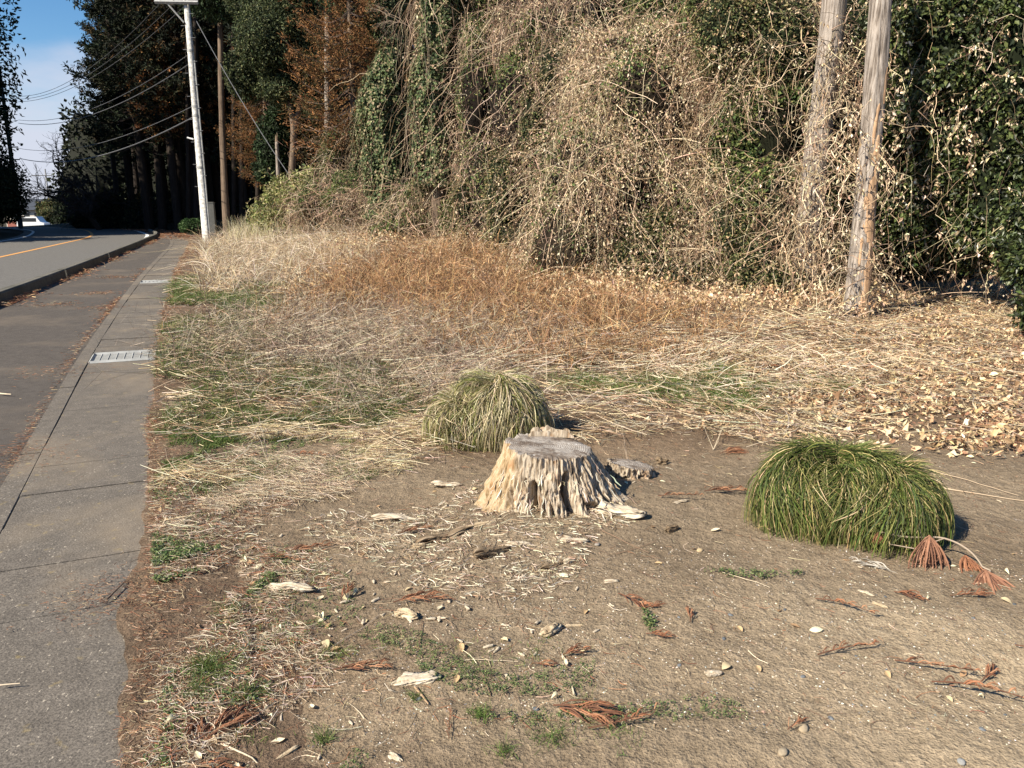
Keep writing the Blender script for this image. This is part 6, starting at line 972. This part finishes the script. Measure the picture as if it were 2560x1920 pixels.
def drops(n, poly, meshes, mat, name, label, cat, group, smin, smax, a=-.3, tilt=.2, up=.003, s0=.02):
    x, y = scat(n, poly, a, s0)
    for k in range(len(x)): o = link(name, meshes[k % len(meshes)], mat, None, (x[k], y[k], float(hz(x[k], y[k])) + up), (rng.normal() * tilt, rng.normal() * tilt, rng.uniform(0, 6.28)), label=label, cat=cat, group=group); s = rng.uniform(smin, smax); o.scale = (s, s, s)
soilp = gpoly([(300, 1659), (330, 1050), (900, 1060), (1450, 980), (2212, 960), (2400, 1659)])
leftp = gpoly([(300, 1659), (320, 1060), (640, 1060), (720, 1300), (600, 1659)])
drops(70, soilp, LM, M['leaf'], 'dry_leaf', 'single dry tan leaf fallen on the bare soil', 'leaf', 'dry leaves scattered on the soil', .35, .8)
drops(60, leftp, LM, M['leaf'], 'dry_leaf', 'single dry leaf fallen among weeds beside the gutter', 'leaf', 'dry leaves among the weeds beside the gutter', .35, .85)
drops(170, gpoly([(1650, 860), (1700, 760), (2212, 760), (2212, 950), (1900, 900)]), LM, M['leaf'], 'dry_leaf', 'large pale dry leaf on top of the leaf litter at the right', 'leaf', 'large pale leaves on the litter', .45, .95, 0, .35, .03)
g0 = drops
def pebble_mesh(seed, c):
    g = np.random.default_rng(seed); A = Acc(); nu, nv = 7, 10; u = np.linspace(.1, PI - .1, nu); v = np.linspace(0, 2 * PI, nv, endpoint=False); U, V = np.meshgrid(u, v, indexing='ij'); r = 1 + .22 * vn(np.sin(U) * np.cos(V) * 1.5, np.sin(U) * np.sin(V) * 1.5, np.cos(U) * 1.5, seed); P = np.stack([.012 * r * np.sin(U) * np.cos(V), .009 * r * np.sin(U) * np.sin(V), .0055 * r * np.cos(U) + .002], -1); i = np.arange(nu - 1)[:, None] * nv + np.arange(nv)[None]; j = np.arange(nu - 1)[:, None] * nv + (np.arange(nv)[None] + 1) % nv
    A.add(P.reshape(-1, 3), np.stack([i, i + nv, j + nv, j], -1).reshape(-1, 4), [(0, k, k + 1) for k in range(1, nv - 1)], c); return A.mesh('pebble', True)
drops(45, near, [pebble_mesh(k, c) for k, c in enumerate([(.27, .22, .16), (.33, .28, .21), (.30, .24, .17)])], M['stone'], 'pebble', 'small tan pebble half set in the bare soil', 'pebble', 'tan pebbles in the bare soil', .25, .75, -.3, .1, -.001)
drops(25, near, [pebble_mesh(9, (.10, .11, .12)), pebble_mesh(8, (.14, .15, .16))], M['stone'], 'pebble', 'small dark grey pebble in the bare soil', 'pebble', 'dark grey pebbles in the bare soil', .4, .9, -.3, .1, -.001)
CM = [chunk_mesh(.028, .011, .006, 300 + k, 10, 8) for k in range(5)]
drops(120, gpoly([(700, 1120), (1000, 1050), (1450, 1070), (1500, 1250), (1250, 1400), (560, 1450), (560, 1250)]), CM, M['whitechunk'], 'wood_chip', 'small pale chip of rotten stump wood on the soil', 'wood chip', 'pale wood chips round the stump', .5, 1.6, 0, .1, 0)
drops(70, soilp, CM, M['chunk'], 'wood_chip', 'tiny tan wood chip lying on open soil', 'wood chip', 'tan wood chips on open soil', .3, 1.0, -.3, .1, 0)
# stones named in the survey
for p, sc, c, lab in (((1511, 1208), 1.4, (.45, .34, .2), 'yellow tan stone on bare soil left of the sedge mound'), ((1735, 1580), 1.6, (.36, .29, .2), 'long flat tan stone near the bottom right'), ((1690, 1640), 1.5, (.33, .27, .19), 'flat tan stone at the bottom edge on the right'), ((2075, 1655), 1.2, (.28, .28, .27), 'pale grey stone at the bottom right corner'), ((1290, 1195), 1.3, (.30, .27, .23), 'round grey stone on soil below the second stump')):
    q = gnd(*p); o = link('stone', pebble_mesh(40 + int(p[0]), c), M['stone'], None, (q[0], q[1], float(H(q[0], q[1]))), (0, 0, 1.0), label=lab, cat='stone'); o.scale = (sc, sc, sc)
